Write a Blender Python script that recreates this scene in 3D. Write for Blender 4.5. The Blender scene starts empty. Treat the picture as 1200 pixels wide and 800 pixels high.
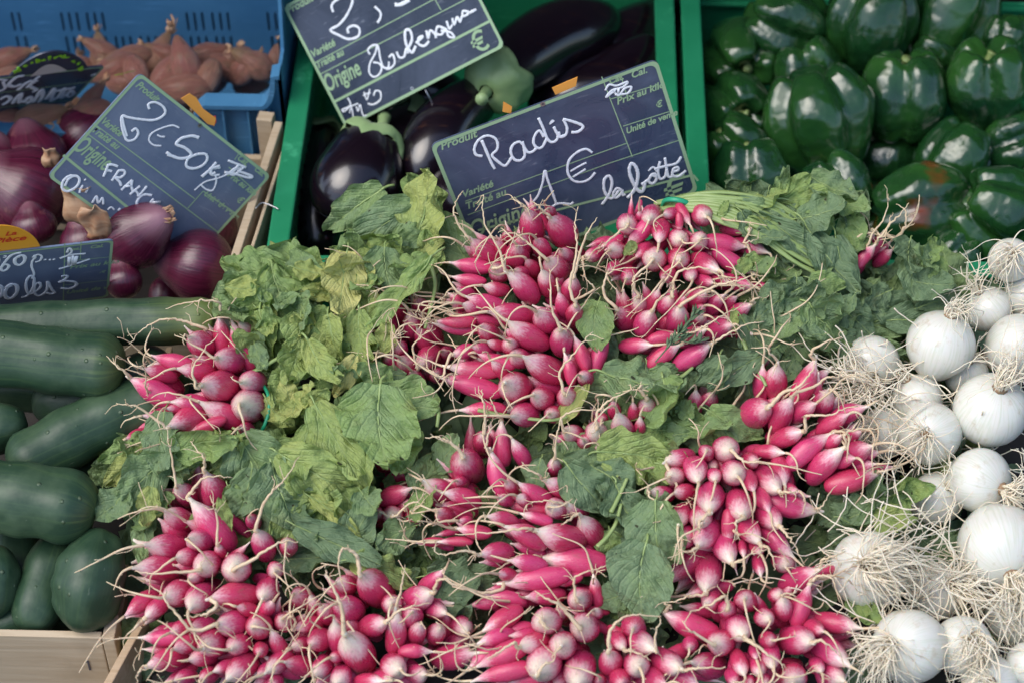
import bpy, bmesh, math, random
import numpy as np
from mathutils import Vector, Matrix, Quaternion, noise
random.seed(7)
C = bpy.context.scene.collection
PI = math.pi
# ------------------------------------------------------------------ camera
YAW, PITCH, FPX = math.radians(1.64), math.radians(47), 2500.0
VD = Vector((-math.sin(YAW)*math.cos(PITCH), math.cos(YAW)*math.cos(PITCH), -math.sin(PITCH)))
RT = Vector((math.cos(YAW), math.sin(YAW), 0)); UP = RT.cross(VD); TO = -VD
CAM = Vector((0, 0, .17)) - 1.65*VD
cd = bpy.data.cameras.new('camera'); cam = bpy.data.objects.new('camera', cd); C.objects.link(cam)
cam.matrix_world = Matrix.Translation(CAM) @ Matrix((RT, UP, TO)).transposed().to_4x4()
cd.lens = 36*FPX/1200; cd.sensor_width = 36; cd.clip_start = .05; cd.clip_end = 100
cd.dof.use_dof = True; cd.dof.focus_distance = 1.62; cd.dof.aperture_fstop = 5.6
bpy.context.scene.camera = cam
# ------------------------------------------------------------------ light
SUN_EL, SUN_AZ = math.radians(60), math.radians(-112)   # azimuth from +y towards +x
w = bpy.data.worlds.new('World'); bpy.context.scene.world = w; w.use_nodes = True
nt = w.node_tree; sk = nt.nodes.new('ShaderNodeTexSky'); sk.sky_type = 'NISHITA'; sk.sun_disc = False
sk.sun_elevation = SUN_EL; sk.sun_rotation = SUN_AZ; sk.air_density = 1.0; sk.dust_density = 2.0
bgn = nt.nodes['Background']; nt.links.new(sk.outputs[0], bgn.inputs[0]); bgn.inputs[1].default_value = .15
sl = bpy.data.lights.new('sun', 'SUN'); sl.energy = 1.4; sl.angle = math.radians(46); sl.color = (1, .975, .93)
so = bpy.data.objects.new('sun', sl); C.objects.link(so)
sdir = Vector((math.sin(SUN_AZ)*math.cos(SUN_EL), math.cos(SUN_AZ)*math.cos(SUN_EL), math.sin(SUN_EL)))
so.rotation_euler = (-sdir).to_track_quat('-Z', 'Y').to_euler(); so.location = (0, 0, 3)
vs = bpy.context.scene.view_settings; vs.view_transform = 'Standard'; vs.look = 'None'; vs.exposure = 0.66; vs.gamma = 1
cy = bpy.context.scene.cycles; cy.max_bounces = 6; cy.diffuse_bounces = 3; cy.glossy_bounces = 3; cy.transmission_bounces = 3
# ------------------------------------------------------------------ placing helpers
Z0, K = .17, .3
def ray(px, py): return VD + RT*((px-600)/FPX) + UP*((400-py)/FPX)
def surf(px, py, off=0., z0=Z0, k=K):
    d = ray(px, py); t = (z0+off+k*CAM.y-CAM.z)/(d.z-k*d.y); return CAM + d*t
def lvl(px, py, z): return surf(px, py, 0, z, 0)
def aty(px, py, y):
    d = ray(px, py); return CAM + d*((y-CAM.y)/d.y)
def mpp(P): return (P-CAM).dot(VD)/FPX          # metres per photo pixel at P
def idir(ang, phi=0.):                          # direction in the picture, tipped by phi towards the viewer
    a = math.radians(ang); return (RT*math.cos(a)+UP*math.sin(a))*math.cos(phi) + TO*math.sin(phi)
def frame(d, zref=TO, roll=0.):
    d = d.normalized(); z = zref - d*zref.dot(d)
    if z.length < .05: z = UP - d*UP.dot(d)
    z.normalize(); y = z.cross(d)
    m = Matrix((d, y, z)).transposed()
    return m @ Matrix.Rotation(roll, 3, 'X')
# ------------------------------------------------------------------ mesh helpers
class MB:
    def __init__(s): s.v = []; s.f = []; s.uv = None; s.mi = []
    def add(s, vs, fs, mi=0):
        o = len(s.v); s.v += [tuple(p) for p in vs]; s.f += [tuple(i+o for i in f) for f in fs]; s.mi += [mi]*len(fs)
    def box(s, a, b, mi=0, M=None):
        x0, y0, z0 = a; x1, y1, z1 = b
        vs = [Vector(p) for p in ((x0,y0,z0),(x1,y0,z0),(x1,y1,z0),(x0,y1,z0),(x0,y0,z1),(x1,y0,z1),(x1,y1,z1),(x0,y1,z1))]
        if M is not None: vs = [M @ p for p in vs]
        s.add(vs, [(3,2,1,0),(4,5,6,7),(0,1,5,4),(1,2,6,5),(2,3,7,6),(3,0,4,7)], mi)
    def tube(s, pts, rad, n=5, mi=0, cap=True, flat=1., fz=None):
        pts = [Vector(p) for p in pts]; m = len(pts)
        if m < 2: return
        rr = rad if isinstance(rad, (list, tuple)) else [rad]*m
        t = (pts[1]-pts[0]).normalized(); a = Vector((0,0,1)) if abs(t.z) < .9 else Vector((1,0,0))
        if fz is not None: a = fz
        nrm = (a - t*a.dot(t)).normalized(); vs = []
        for i in range(m):
            t = (pts[min(i+1,m-1)]-pts[max(i-1,0)])
            t = t.normalized() if t.length > 1e-9 else Vector((1,0,0))
            if fz is not None: nrm = fz
            nrm = nrm - t*nrm.dot(t)
            nrm = nrm.normalized() if nrm.length > 1e-6 else t.orthogonal().normalized()
            b = t.cross(nrm)
            for k in range(n):
                q = 2*PI*k/n; vs.append(pts[i] + b*(math.cos(q)*rr[i]) + nrm*(math.sin(q)*rr[i]*flat))
        fs = [(i*n+k, i*n+(k+1)%n, (i+1)*n+(k+1)%n, (i+1)*n+k) for i in range(m-1) for k in range(n)]
        if cap: fs += [tuple(reversed(range(n))), tuple(range((m-1)*n, m*n))]
        s.add(vs, fs, mi)
    def mesh(s, name, mats, smooth=True):
        me = bpy.data.meshes.new(name); me.from_pydata(s.v, [], s.f)
        for m in (mats if isinstance(mats, (list, tuple)) else [mats]): me.materials.append(m)
        if any(s.mi): me.polygons.foreach_set('material_index', s.mi)
        if smooth: me.polygons.foreach_set('use_smooth', [True]*len(me.polygons))
        me.update(); return me
def crom(P, n=5):
    P = [Vector(p) for p in P]
    if len(P) < 3: return [P[0].lerp(P[-1], i/n) for i in range(n+1)]
    out = []
    for i in range(len(P)-1):
        a = P[max(i-1,0)]; b = P[i]; c = P[i+1]; d = P[min(i+2,len(P)-1)]
        for k in range(n):
            t = k/n; out.append(.5*((2*b)+(c-a)*t+(2*a-5*b+4*c-d)*t*t+(3*b-a-3*c+d)*t**3))
    out.append(P[-1]); return out
def tag(o, label=None, cat=None, group=None, kind=None):
    for k, v in (('label', label), ('category', cat), ('group', group), ('kind', kind)):
        if v: o[k] = v
    return o
def ob(name, me, parent=None, M=None):
    o = bpy.data.objects.new(name, me); C.objects.link(o)
    if parent is not None: o.parent = parent
    if M is not None: o.matrix_basis = M
    return o
def empty(name, loc, label, cat, group=None):
    o = bpy.data.objects.new(name, None); o.empty_display_size = .02; C.objects.link(o); o.location = loc
    return tag(o, label, cat, group)
def TRS(loc, rot3, sc=(1,1,1)):
    return Matrix.Translation(loc) @ rot3.to_4x4() @ Matrix.Diagonal((*sc, 1))
# ------------------------------------------------------------------ materials
def mat(name, col, rough=.5, **k):
    m = bpy.data.materials.new(name); m.use_nodes = True; b = m.node_tree.nodes['Principled BSDF']
    b.inputs['Base Color'].default_value = (*col, 1); b.inputs['Roughness'].default_value = rough
    for n, v in k.items(): b.inputs[n.replace('_', ' ')].default_value = v
    return m
class N:                                        # small node-graph builder
    def __init__(s, m): s.m = m; s.t = m.node_tree; s.b = s.t.nodes['Principled BSDF']
    def n(s, typ, **k):
        x = s.t.nodes.new('ShaderNode'+typ)
        for a, v in k.items(): setattr(x, a, v)
        return x
    def l(s, a, b): s.t.links.new(a, b)
    def math(s, op, a, b=None, c=None, clamp=False):
        x = s.n('Math', operation=op, use_clamp=clamp)
        for i, q in enumerate((a, b, c)):
            if q is None: continue
            if isinstance(q, (int, float)): x.inputs[i].default_value = q
            else: s.l(q, x.inputs[i])
        return x.outputs[0]
    def obj(s): return s.n('TexCoord').outputs['Object']
    def noise(s, vec, scale, detail=4, rough=.5, dist=0.):
        x = s.n('TexNoise'); x.inputs['Scale'].default_value = scale; x.inputs['Detail'].default_value = detail
        x.inputs['Roughness'].default_value = rough; x.inputs['Distortion'].default_value = dist
        if vec is not None: s.l(vec, x.inputs['Vector'])
        return x.outputs[0]
    def map(s, vec, sc=(1,1,1), loc=(0,0,0)):
        x = s.n('Mapping'); x.inputs['Scale'].default_value = sc; x.inputs['Location'].default_value = loc; s.l(vec, x.inputs['Vector']); return x.outputs[0]
    def shift(s, vec):                          # a different place in the pattern for every object
        r = s.n('ObjectInfo').outputs['Random']; v = s.n('VectorMath', operation='ADD'); s.l(vec, v.inputs[0])
        cmb = s.n('CombineXYZ'); k = s.math('MULTIPLY', r, 37.); s.l(k, cmb.inputs[1]); s.l(k, cmb.inputs[0]); s.l(k, cmb.inputs[2]); s.l(cmb.outputs[0], v.inputs[1]); return v.outputs[0]
    def ramp(s, f, stops, interp='LINEAR'):
        x = s.n('ValToRGB'); cr = x.color_ramp; cr.interpolation = interp
        while len(cr.elements) < len(stops): cr.elements.new(.5)
        for e, (p, c) in zip(cr.elements, stops):
            e.position = p; e.color = (*c, 1) if isinstance(c, tuple) else (c, c, c, 1)
        s.l(f, x.inputs[0]); return x.outputs[0]
    def mix(s, f, a, b, bt='MIX'):
        x = s.n('Mix', data_type='RGBA', blend_type=bt)
        for i, q in ((0, f), (6, a), (7, b)):
            if isinstance(q, (int, float)): x.inputs[i].default_value = q
            elif isinstance(q, tuple): x.inputs[i].default_value = (*q, 1)
            else: s.l(q, x.inputs[i])
        return x.outputs[2]
    def bump(s, h, st=.3, d=.001):
        x = s.n('Bump'); x.inputs['Strength'].default_value = st; x.inputs['Distance'].default_value = d
        s.l(h, x.inputs['Height']); s.l(x.outputs[0], s.b.inputs['Normal'])
    def sep(s, v):
        x = s.n('SeparateXYZ'); s.l(v, x.inputs[0]); return x.outputs
    def attr(s, name): x = s.n('Attribute', attribute_type='OBJECT', attribute_name=name); return x.outputs['Fac']
    def col(s, c): s.l(c, s.b.inputs['Base Color'])
    def rand(s): return s.n('ObjectInfo').outputs['Random']

def m_radish():
    m = mat('radish_skin', (.5,.03,.1), .36, Subsurface_Weight=.12, Subsurface_Scale=.004, Coat_Weight=.3, Coat_Roughness=.25); g = N(m)
    g.b.inputs['Subsurface Radius'].default_value = (1, .3, .3)
    o = g.obj(); os = g.shift(o); x = g.sep(o)[0]
    streak = g.noise(g.map(os, (1.2, 7, 7)), 2.2, 4); blot = g.noise(os, 2.6, 3)
    t = g.math('ADD', x, g.math('MULTIPLY', g.math('SUBTRACT', streak, .5), .30))
    t = g.math('ADD', t, g.math('MULTIPLY', g.math('SUBTRACT', blot, .5), .22))
    t = g.math('ADD', t, g.math('MULTIPLY', g.attr('pale'), .37))
    mr = g.n('MapRange', interpolation_type='SMOOTHSTEP'); g.l(t, mr.inputs[0]); mr.inputs[1].default_value = .32; mr.inputs[2].default_value = .74
    red = g.mix(g.noise(os, 1.7, 2), (.62,.046,.135), (.42,.016,.056))
    red = g.mix(g.math('MULTIPLY', g.rand(), .55), red, (.62,.045,.19))
    speck = g.ramp(g.noise(g.map(os, (1,1,1)), 26, 3), [(.60, 0.), (.72, 1.)])
    red = g.mix(g.math('MULTIPLY', speck, .25), red, (.75,.30,.34))
    lines = g.ramp(g.noise(g.map(os, (2.5, 22, 22)), 2.0, 3), [(.52, 0.), (.7, 1.)])
    red = g.mix(g.math('MULTIPLY', lines, .18), red, (.72,.22,.34))
    white = g.mix(g.noise(os, 5, 3), (.84,.77,.65), (.74,.60,.46))
    c = g.mix(g.math('POWER', mr.outputs[0], .8), g.mix(g.ramp(mr.outputs[0], [(0, 0.), (.5, 1.)]), red, (.72,.11,.32)), white)
    dirt = g.ramp(g.noise(g.map(os, (1,1,1), (3,3,3)), 4.5, 6, .7), [(.57, 0.), (.72, 1.)])
    c = g.mix(g.math('MULTIPLY', dirt, .55), c, (.24,.14,.08)); scar = g.ramp(g.noise(g.map(os, (9,2,2)), 4, 5, .7), [(.66, 0.), (.70, 1.)]); c = g.mix(g.math('MULTIPLY', scar, .5), c, (.45,.28,.2)); g.col(c)
    g.l(g.ramp(g.noise(os, 6, 4), [(.3, .20), (.7, .42)]), g.b.inputs['Roughness'])
    g.bump(g.noise(g.map(os, (1,3,3)), 9, 5, .6), .25, .0015); return m
def m_root():
    m = mat('radish_root_skin', (.6,.45,.3), .6, Subsurface_Weight=.1, Subsurface_Scale=.003); g = N(m)
    n = g.noise(g.shift(g.obj()), 90, 4)
    c = g.mix(n, (.78,.66,.47), (.54,.37,.20)); c = g.mix(g.math('MULTIPLY', g.rand(), .5), c, (.66,.50,.33)); g.col(c)
    g.bump(g.noise(g.obj(), 900, 3), .4, .0004); return m
def m_onion_root():
    m = mat('onion_root_skin', (.7,.6,.4), .55, Subsurface_Weight=.1, Subsurface_Scale=.003); g = N(m)
    g.col(g.mix(g.noise(g.obj(), 45, 4), (.88,.83,.70), (.70,.56,.36))); return m
def m_leaf():
    m = mat('radish_leaf', (.1,.2,.05), .58); g = N(m)
    uv = g.n('UVMap').outputs[0]; s = g.sep(uv); o = g.obj(); os = g.shift(o)
    tone = g.math('ADD', g.attr('tone'), g.math('MULTIPLY', g.math('SUBTRACT', g.noise(os, 2.4, 3), .5), .45))
    base = g.ramp(tone, [(0, (.085,.155,.080)), (.25, (.20,.30,.15)), (.5, (.27,.40,.12)), (.75, (.43,.49,.14)), (1, (.66,.62,.22))])
    av = g.math('ABSOLUTE', g.math('SUBTRACT', s[1], .5))
    # side veins run forward from the midrib
    ph = g.math('SUBTRACT', g.math('MULTIPLY', s[0], 46.), g.math('MULTIPLY', av, 48.))
    ph = g.math('ADD', ph, g.math('MULTIPLY', g.noise(os, 1.6, 2), 5.))
    vein = g.math('POWER', g.math('ABSOLUTE', g.math('SINE', g.math('MULTIPLY', ph, .5))), 14.)
    rib = g.math('SUBTRACT', 1., g.math('DIVIDE', av, .035), clamp=True)
    net = g.n('TexVoronoi', feature='DISTANCE_TO_EDGE'); net.inputs['Scale'].default_value = 15; g.l(os, net.inputs['Vector'])
    nv = g.ramp(net.outputs[0], [(0, 1.), (.10, 0.)])
    v = g.math('MAXIMUM', g.math('MULTIPLY', vein, .55), g.math('MAXIMUM', rib, g.math('MULTIPLY', nv, .22)))
    c = g.mix(g.math('MULTIPLY', v, .38), base, (.34,.43,.22))
    hole = g.ramp(g.noise(os, 8, 2, .4), [(.735, 0.), (.76, 1.)])
    c = g.mix(hole, c, (.03,.03,.012))
    brown = g.ramp(g.noise(os, 1.8, 5, .6), [(.62, 0.), (.8, 1.)])
    c = g.mix(g.math('MULTIPLY', brown, .5), c, (.28,.22,.06)); g.col(c)
    h = g.math('ADD', g.math('MULTIPLY', v, -.3), g.noise(os, 7, 4)); g.bump(h, .45, .02)
    out = g.t.nodes['Material Output']; tr = g.n('BsdfTranslucent'); mx = g.n('MixShader'); mx.inputs[0].default_value = .28
    g.l(g.mix(.5, c, (.20,.34,.05)), tr.inputs[0]); g.l(g.b.outputs[0], mx.inputs[1]); g.l(tr.outputs[0], mx.inputs[2]); g.l(mx.outputs[0], out.inputs[0]); return m
def m_stalk():
    m = mat('leaf_stalk_skin', (.2,.3,.1), .4); g = N(m); g.col(g.mix(g.noise(g.obj(), 60, 3), (.17,.27,.07), (.34,.42,.17))); return m
def m_white():
    m = mat('white_onion_skin', (.8,.8,.72), .28, Subsurface_Weight=.25, Subsurface_Scale=.01, Coat_Weight=.3, Coat_Roughness=.15); g = N(m)
    o = g.obj(); os = g.shift(o); x = g.sep(o)
    a = g.math('ARCTAN2', x[1], x[2]); cmb = g.n('CombineXYZ'); g.l(g.math('MULTIPLY', a, 7.), cmb.inputs[0]); g.l(x[0], cmb.inputs[1]); g.l(g.rand(), cmb.inputs[2])
    st = g.noise(cmb.outputs[0], 2.5, 4)
    c = g.mix(g.ramp(st, [(.45, 0.), (.75, 1.)]), (.70,.69,.62), (.58,.60,.47))
    c = g.mix(g.ramp(x[0], [(.36, 0.), (.56, .7)]), c, (.62,.50,.34))
    d = g.ramp(g.noise(os, 4, 7, .72), [(.56, 0.), (.70, 1.)]); g.col(g.mix(g.math('MULTIPLY', d, .6), c, (.46,.36,.22)))
    g.bump(st, .15, .001); return m
def m_pepper():
    m = mat('green_pepper_skin', (.02,.08,.015), .20, Coat_Weight=.6, Coat_Roughness=.10, Specular_IOR_Level=.55); g = N(m)
    os = g.shift(g.obj()); c = g.mix(g.ramp(g.noise(os, 1.6, 3), [(.35, 0.), (.7, 1.)]), (.008,.042,.014), (.028,.105,.018))
    c = g.mix(g.math('MULTIPLY', g.rand(), .5), c, (.010,.055,.012))
    red = g.math('MULTIPLY', g.attr('ripe'), g.ramp(g.noise(os, 2.0, 3), [(.58, 0.), (.72, 1.)])); c = g.mix(red, c, (.20,.035,.01)); g.col(c)
    g.bump(g.noise(os, 3.4, 2, .4), .30, .03); return m
def m_cuc():
    m = mat('cucumber_skin', (.02,.05,.02), .50, Coat_Weight=.04, Coat_Roughness=.35); g = N(m)
    o = g.obj(); os = g.shift(o); x = g.sep(o)
    a = g.math('ARCTAN2', x[1], x[2]); cmb = g.n('CombineXYZ'); g.l(g.math('MULTIPLY', a, 5.), cmb.inputs[0]); g.l(g.math('MULTIPLY', x[0], 4.), cmb.inputs[1]); g.l(g.math('MULTIPLY', g.rand(), 9.), cmb.inputs[2])
    st = g.noise(cmb.outputs[0], 2.2, 3)
    c = g.mix(g.ramp(st, [(.50, 0.), (.80, .6)]), (.018,.050,.024), (.06,.115,.04))
    bl = g.noise(os, 28, 4, .6); c = g.mix(g.math('MULTIPLY', g.ramp(bl, [(.48, 0.), (.70, 1.)]), .6), c, (.075,.125,.065))
    tip = g.ramp(g.math('ADD', x[0], g.math('MULTIPLY', st, .03)), [(.085, 0.), (.13, 1.)]); c = g.mix(g.math('MULTIPLY', tip, .65), c, (.17,.22,.05))
    vo = g.n('TexVoronoi'); vo.inputs['Scale'].default_value = 75; g.l(os, vo.inputs['Vector'])
    sp = g.ramp(vo.outputs[0], [(.06, 1.), (.13, 0.)]); c = g.mix(g.math('MULTIPLY', sp, .22), c, (.28,.33,.2))
    sc = g.ramp(g.noise(g.map(os, (3, 25, 25)), 6, 5, .7), [(.68, 0.), (.72, 1.)]); c = g.mix(g.math('MULTIPLY', sc, .6), c, (.24,.28,.2)); g.col(c)
    g.bump(g.math('ADD', sp, bl), .6, .002); return m
def m_redonion():
    m = mat('red_onion_skin', (.12,.01,.04), .25, Coat_Weight=.35, Coat_Roughness=.2); g = N(m)
    o = g.obj(); x = g.sep(o); a = g.math('ARCTAN2', x[1], x[2]); cmb = g.n('CombineXYZ')
    g.l(g.math('MULTIPLY', a, 9.), cmb.inputs[0]); g.l(x[0], cmb.inputs[1]); g.l(g.math('MULTIPLY', g.rand(), 30.), cmb.inputs[2])
    st = g.noise(cmb.outputs[0], 2.4, 5, .6)
    c = g.mix(g.ramp(st, [(.35, 0.), (.72, 1.)]), (.055,.006,.020), (.125,.014,.042))
    c = g.mix(g.ramp(x[0], [(.36, 0.), (.64, .7)]), c, (.36,.18,.22))
    c = g.mix(g.math('MULTIPLY', g.ramp(g.noise(g.shift(o), 3, 6, .7), [(.6, 0.), (.7, 1.)]), .35), c, (.35,.14,.12)); g.col(c)
    g.bump(st, .25, .003); return m
def m_shallot():
    m = mat('shallot_skin', (.45,.2,.12), .38, Coat_Weight=.2, Coat_Roughness=.25); g = N(m)
    o = g.obj(); x = g.sep(o); a = g.math('ARCTAN2', x[1], x[2]); cmb = g.n('CombineXYZ')
    g.l(g.math('MULTIPLY', a, 7.), cmb.inputs[0]); g.l(x[0], cmb.inputs[1]); g.l(g.math('MULTIPLY', g.rand(), 30.), cmb.inputs[2])
    st = g.noise(cmb.outputs[0], 2.4, 5, .6); c = g.mix(g.ramp(st, [(.3, 0.), (.72, 1.)]), (.30,.12,.085), (.62,.36,.22))
    c = g.mix(g.math('MULTIPLY', g.rand(), .6), c, (.40,.11,.10)); c = g.mix(g.math('MULTIPLY', g.ramp(g.noise(g.shift(o), 3.5, 6, .7), [(.5, 0.), (.6, 1.)]), .55), c, (.36,.23,.14)); c = g.mix(g.ramp(x[0], [(.45, 0.), (.8, .8)]), c, (.45,.30,.14)); g.col(c)
    g.bump(g.math('ADD', st, g.noise(g.shift(o), 5, 5, .6)), .7, .02); return m
def m_aub():
    m = mat('aubergine_skin', (.008,.003,.008), .24, Coat_Weight=.7, Coat_Roughness=.11); g = N(m)
    o = g.obj(); c = g.mix(g.ramp(g.noise(g.map(o, (1,14,14)), 12, 4), [(.6, 0.), (.8, 1.)]), (.007,.003,.007), (.05,.022,.016)); g.col(c); g.bump(g.noise(o, 14, 3), .12, .006); return m
def m_calyx():
    m = mat('aubergine_calyx_skin', (.15,.28,.1), .45); g = N(m); g.col(g.mix(g.noise(g.obj(), 40, 4), (.18,.31,.11), (.36,.48,.24))); g.bump(g.noise(g.obj(), 90, 4), .5, .001); return m
def m_plastic(name, c1, c2, rough=.42):
    m = mat(name, c1, rough); g = N(m); n = g.noise(g.obj(), 9, 6, .65)
    c = g.mix(g.ramp(n, [(.35, 0.), (.75, 1.)]), c1, c2); s = g.ramp(g.noise(g.map(g.obj(), (4, 4, 60)), 5, 5, .7), [(.58, 0.), (.70, 1.)])
    g.col(g.mix(g.math('MULTIPLY', s, .5), c, tuple(min(1, q*2+.08) for q in c2))); g.l(g.ramp(n, [(.3, rough-.1), (.7, rough+.15)]), g.b.inputs['Roughness']); g.bump(g.noise(g.obj(), 60, 4), .15, .001); return m
def m_wood(name, c1, c2, ax=(3, 60, 60)):
    m = mat(name, c1, .65); g = N(m); o = g.shift(g.obj()); n = g.noise(g.map(o, ax), 2.0, 6, .6, 1.2)
    c = g.mix(g.ramp(n, [(.3, 0.), (.7, 1.)]), c1, c2); k = g.ramp(g.noise(o, 8, 5, .6), [(.6, 0.), (.75, 1.)])
    g.col(g.mix(g.math('MULTIPLY', k, .4), c, tuple(q*.5 for q in c2))); g.bump(n, .4, .001); return m
def m_slate(name, c1, c2, rough):
    m = mat(name, c1, rough, Specular_IOR_Level=.5); g = N(m); o = g.obj(); n = g.noise(o, 14, 6, .65, .8)
    c = g.mix(g.ramp(n, [(.42, 0.), (.72, 1.)]), c1, c2)
    sc = g.ramp(g.noise(g.map(o, (6, 40, 1)), 5, 6, .75, 1.), [(.58, 0.), (.72, 1.)]); sp = g.ramp(g.noise(o, 150, 3, .6), [(.70, 0.), (.76, 1.)])
    c = g.mix(g.math('MULTIPLY', g.math('MAXIMUM', sc, sp), .45), c, (.35,.38,.44)); g.col(c)
    g.l(g.ramp(n, [(.3, rough-.08), (.7, rough+.15)]), g.b.inputs['Roughness']); g.bump(n, .12, .001); return m
M = dict(radish=m_radish(), root=m_root(), oroot=m_onion_root(), leaf=m_leaf(), stalk=m_stalk(), white=m_white(), pepper=m_pepper(), cuc=m_cuc(),
    ronion=m_redonion(), shallot=m_shallot(), aub=m_aub(), calyx=m_calyx(),
    green=m_plastic('green_crate_plastic', (.012,.20,.085), (.02,.28,.13)), blue=m_plastic('blue_crate_plastic', (.055,.185,.34), (.08,.25,.43)),
    wood=m_wood('crate_wood', (.52,.38,.24), (.40,.27,.15)), wood2=m_wood('pale_crate_wood', (.56,.45,.31), (.44,.33,.21)), woodd=m_wood('shade_dark_wood', (.022,.017,.014), (.012,.010,.008)),  # the last wood is near black: shade of the gaps put into its colour
    slate=m_slate('slate_panel', (.026,.037,.066), (.07,.09,.14), .30), slate2=m_slate('sky_sheen_slate_panel', (.125,.165,.25), (.19,.235,.32), .36), slate3=m_slate('blue_sheen_slate_panel', (.046,.066,.115), (.11,.14,.21), .28),  # second and third slate: sky reflection mixed into the base colour
    trim=mat('pale_green_print', (.34,.50,.29), .5), chalk=mat('white_marker', (.86,.89,.93), .6), orange=mat('orange_card', (.85,.36,.06), .6),
    yellow=mat('yellow_orange_card', (.95,.42,.03), .55), redp=mat('red_print', (.75,.05,.02), .5), band=mat('green_elastic', (.02,.32,.16), .4),
    lime=mat('lime_print', (.35,.75,.03), .5), cream=mat('cream_print', (.72,.66,.60), .5), ink=mat('grey_ink', (.08,.07,.08), .6),
    husk=m_wood('dry_husk', (.55,.38,.24), (.34,.15,.07), (8, 40, 40)), disc=mat('root_disc_skin', (.28,.18,.10), .8), metal=mat('staple_metal', (.5,.5,.52), .35, Metallic=1.))
# ------------------------------------------------------------------ setting
def wall_grid(name, m, axis, fixed, a0, a1, z0, z1, th, holes=(), parent=None):
    """a board with real slots: axis 'x' runs along x at y=fixed, 'y' along y at x=fixed"""
    xs = sorted({a0, a1, *[h[0] for h in holes], *[h[1] for h in holes]}); zs = sorted({z0, z1, *[h[2] for h in holes], *[h[3] for h in holes]})
    xs = [q for q in xs if a0 <= q <= a1]; zs = [q for q in zs if z0 <= q <= z1]
    bm = bmesh.new(); V = {}
    def vv(i, j):
        if (i, j) not in V: V[i, j] = bm.verts.new((xs[i], fixed, zs[j]) if axis == 'x' else (fixed, xs[i], zs[j]))
        return V[i, j]
    for i in range(len(xs)-1):
        for j in range(len(zs)-1):
            cx, cz = (xs[i]+xs[i+1])/2, (zs[j]+zs[j+1])/2
            if any(h[0] < cx < h[1] and h[2] < cz < h[3] for h in holes): continue
            bm.faces.new((vv(i,j), vv(i+1,j), vv(i+1,j+1), vv(i,j+1)))
    r = bmesh.ops.extrude_face_region(bm, geom=bm.faces[:]); d = Vector((0, th, 0)) if axis == 'x' else Vector((th, 0, 0))
    bmesh.ops.translate(bm, vec=d, verts=[e for e in r['geom'] if isinstance(e, bmesh.types.BMVert)])
    bmesh.ops.recalc_face_normals(bm, faces=bm.faces[:])
    me = bpy.data.meshes.new(name); bm.to_mesh(me); bm.free(); me.materials.append(m); return ob(name, me, parent)
def bevel(o, w=.0015, seg=2):
    b = o.modifiers.new('bevel', 'BEVEL'); b.width = w; b.segments = seg; b.limit_method = 'ANGLE'; return o
def box(name, a, b, m, parent=None, bv=.0012):
    k = MB(); k.box(a, b); o = ob(name, k.mesh(name, m, False), parent); return bevel(o, bv) if bv else o
k = MB(); k.box((-1.6, -1.0, -.03), (1.6, 1.6, 0)); tag(ob('stall_table', k.mesh('stall_table', M['woodd'], False)), kind='structure')
# sloping board under the heap of bunches
k = MB(); v = []
for x in (-.26, .56):
    for y in (-.42, .085): v.append((x, y, max(.02, Z0+K*y-.085)))
k.add(v + [(x, y, 0.001) for x, y, _ in v], [(0,2,3,1), (4,5,7,6), (0,4,6,2), (1,3,7,5), (0,1,5,4), (2,6,7,3)])
tag(ob('sloping_display_board', k.mesh('sloping_display_board', M['woodd'], False)), kind='structure')

k = MB(); k.box((-1.5, .64, 0.001), (1.5, .66, .6)); tag(ob('added_dark_panel', k.mesh('added_dark_panel', M['woodd'], False)), kind='structure')  # added dark sheet, makes the slots of the blue crate look dark
# the market stall's cloth roof, out of frame above and behind the crates: it keeps the sky off them
k = MB(); k.add([(-2.6, .30, .98), (2.6, .30, .98), (2.6, 2.4, 1.5), (-2.6, 2.4, 1.5), (-2.6, .30, .86), (2.6, .30, .86)], [(0,1,2,3), (0,4,5,1)]); o = ob('stall_awning', k.mesh('stall_awning', mat('awning_canvas', (.16,.15,.14), .8), False)); tag(o, kind='structure'); o.modifiers.new('thick', 'SOLIDIFY').thickness = .002
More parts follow.
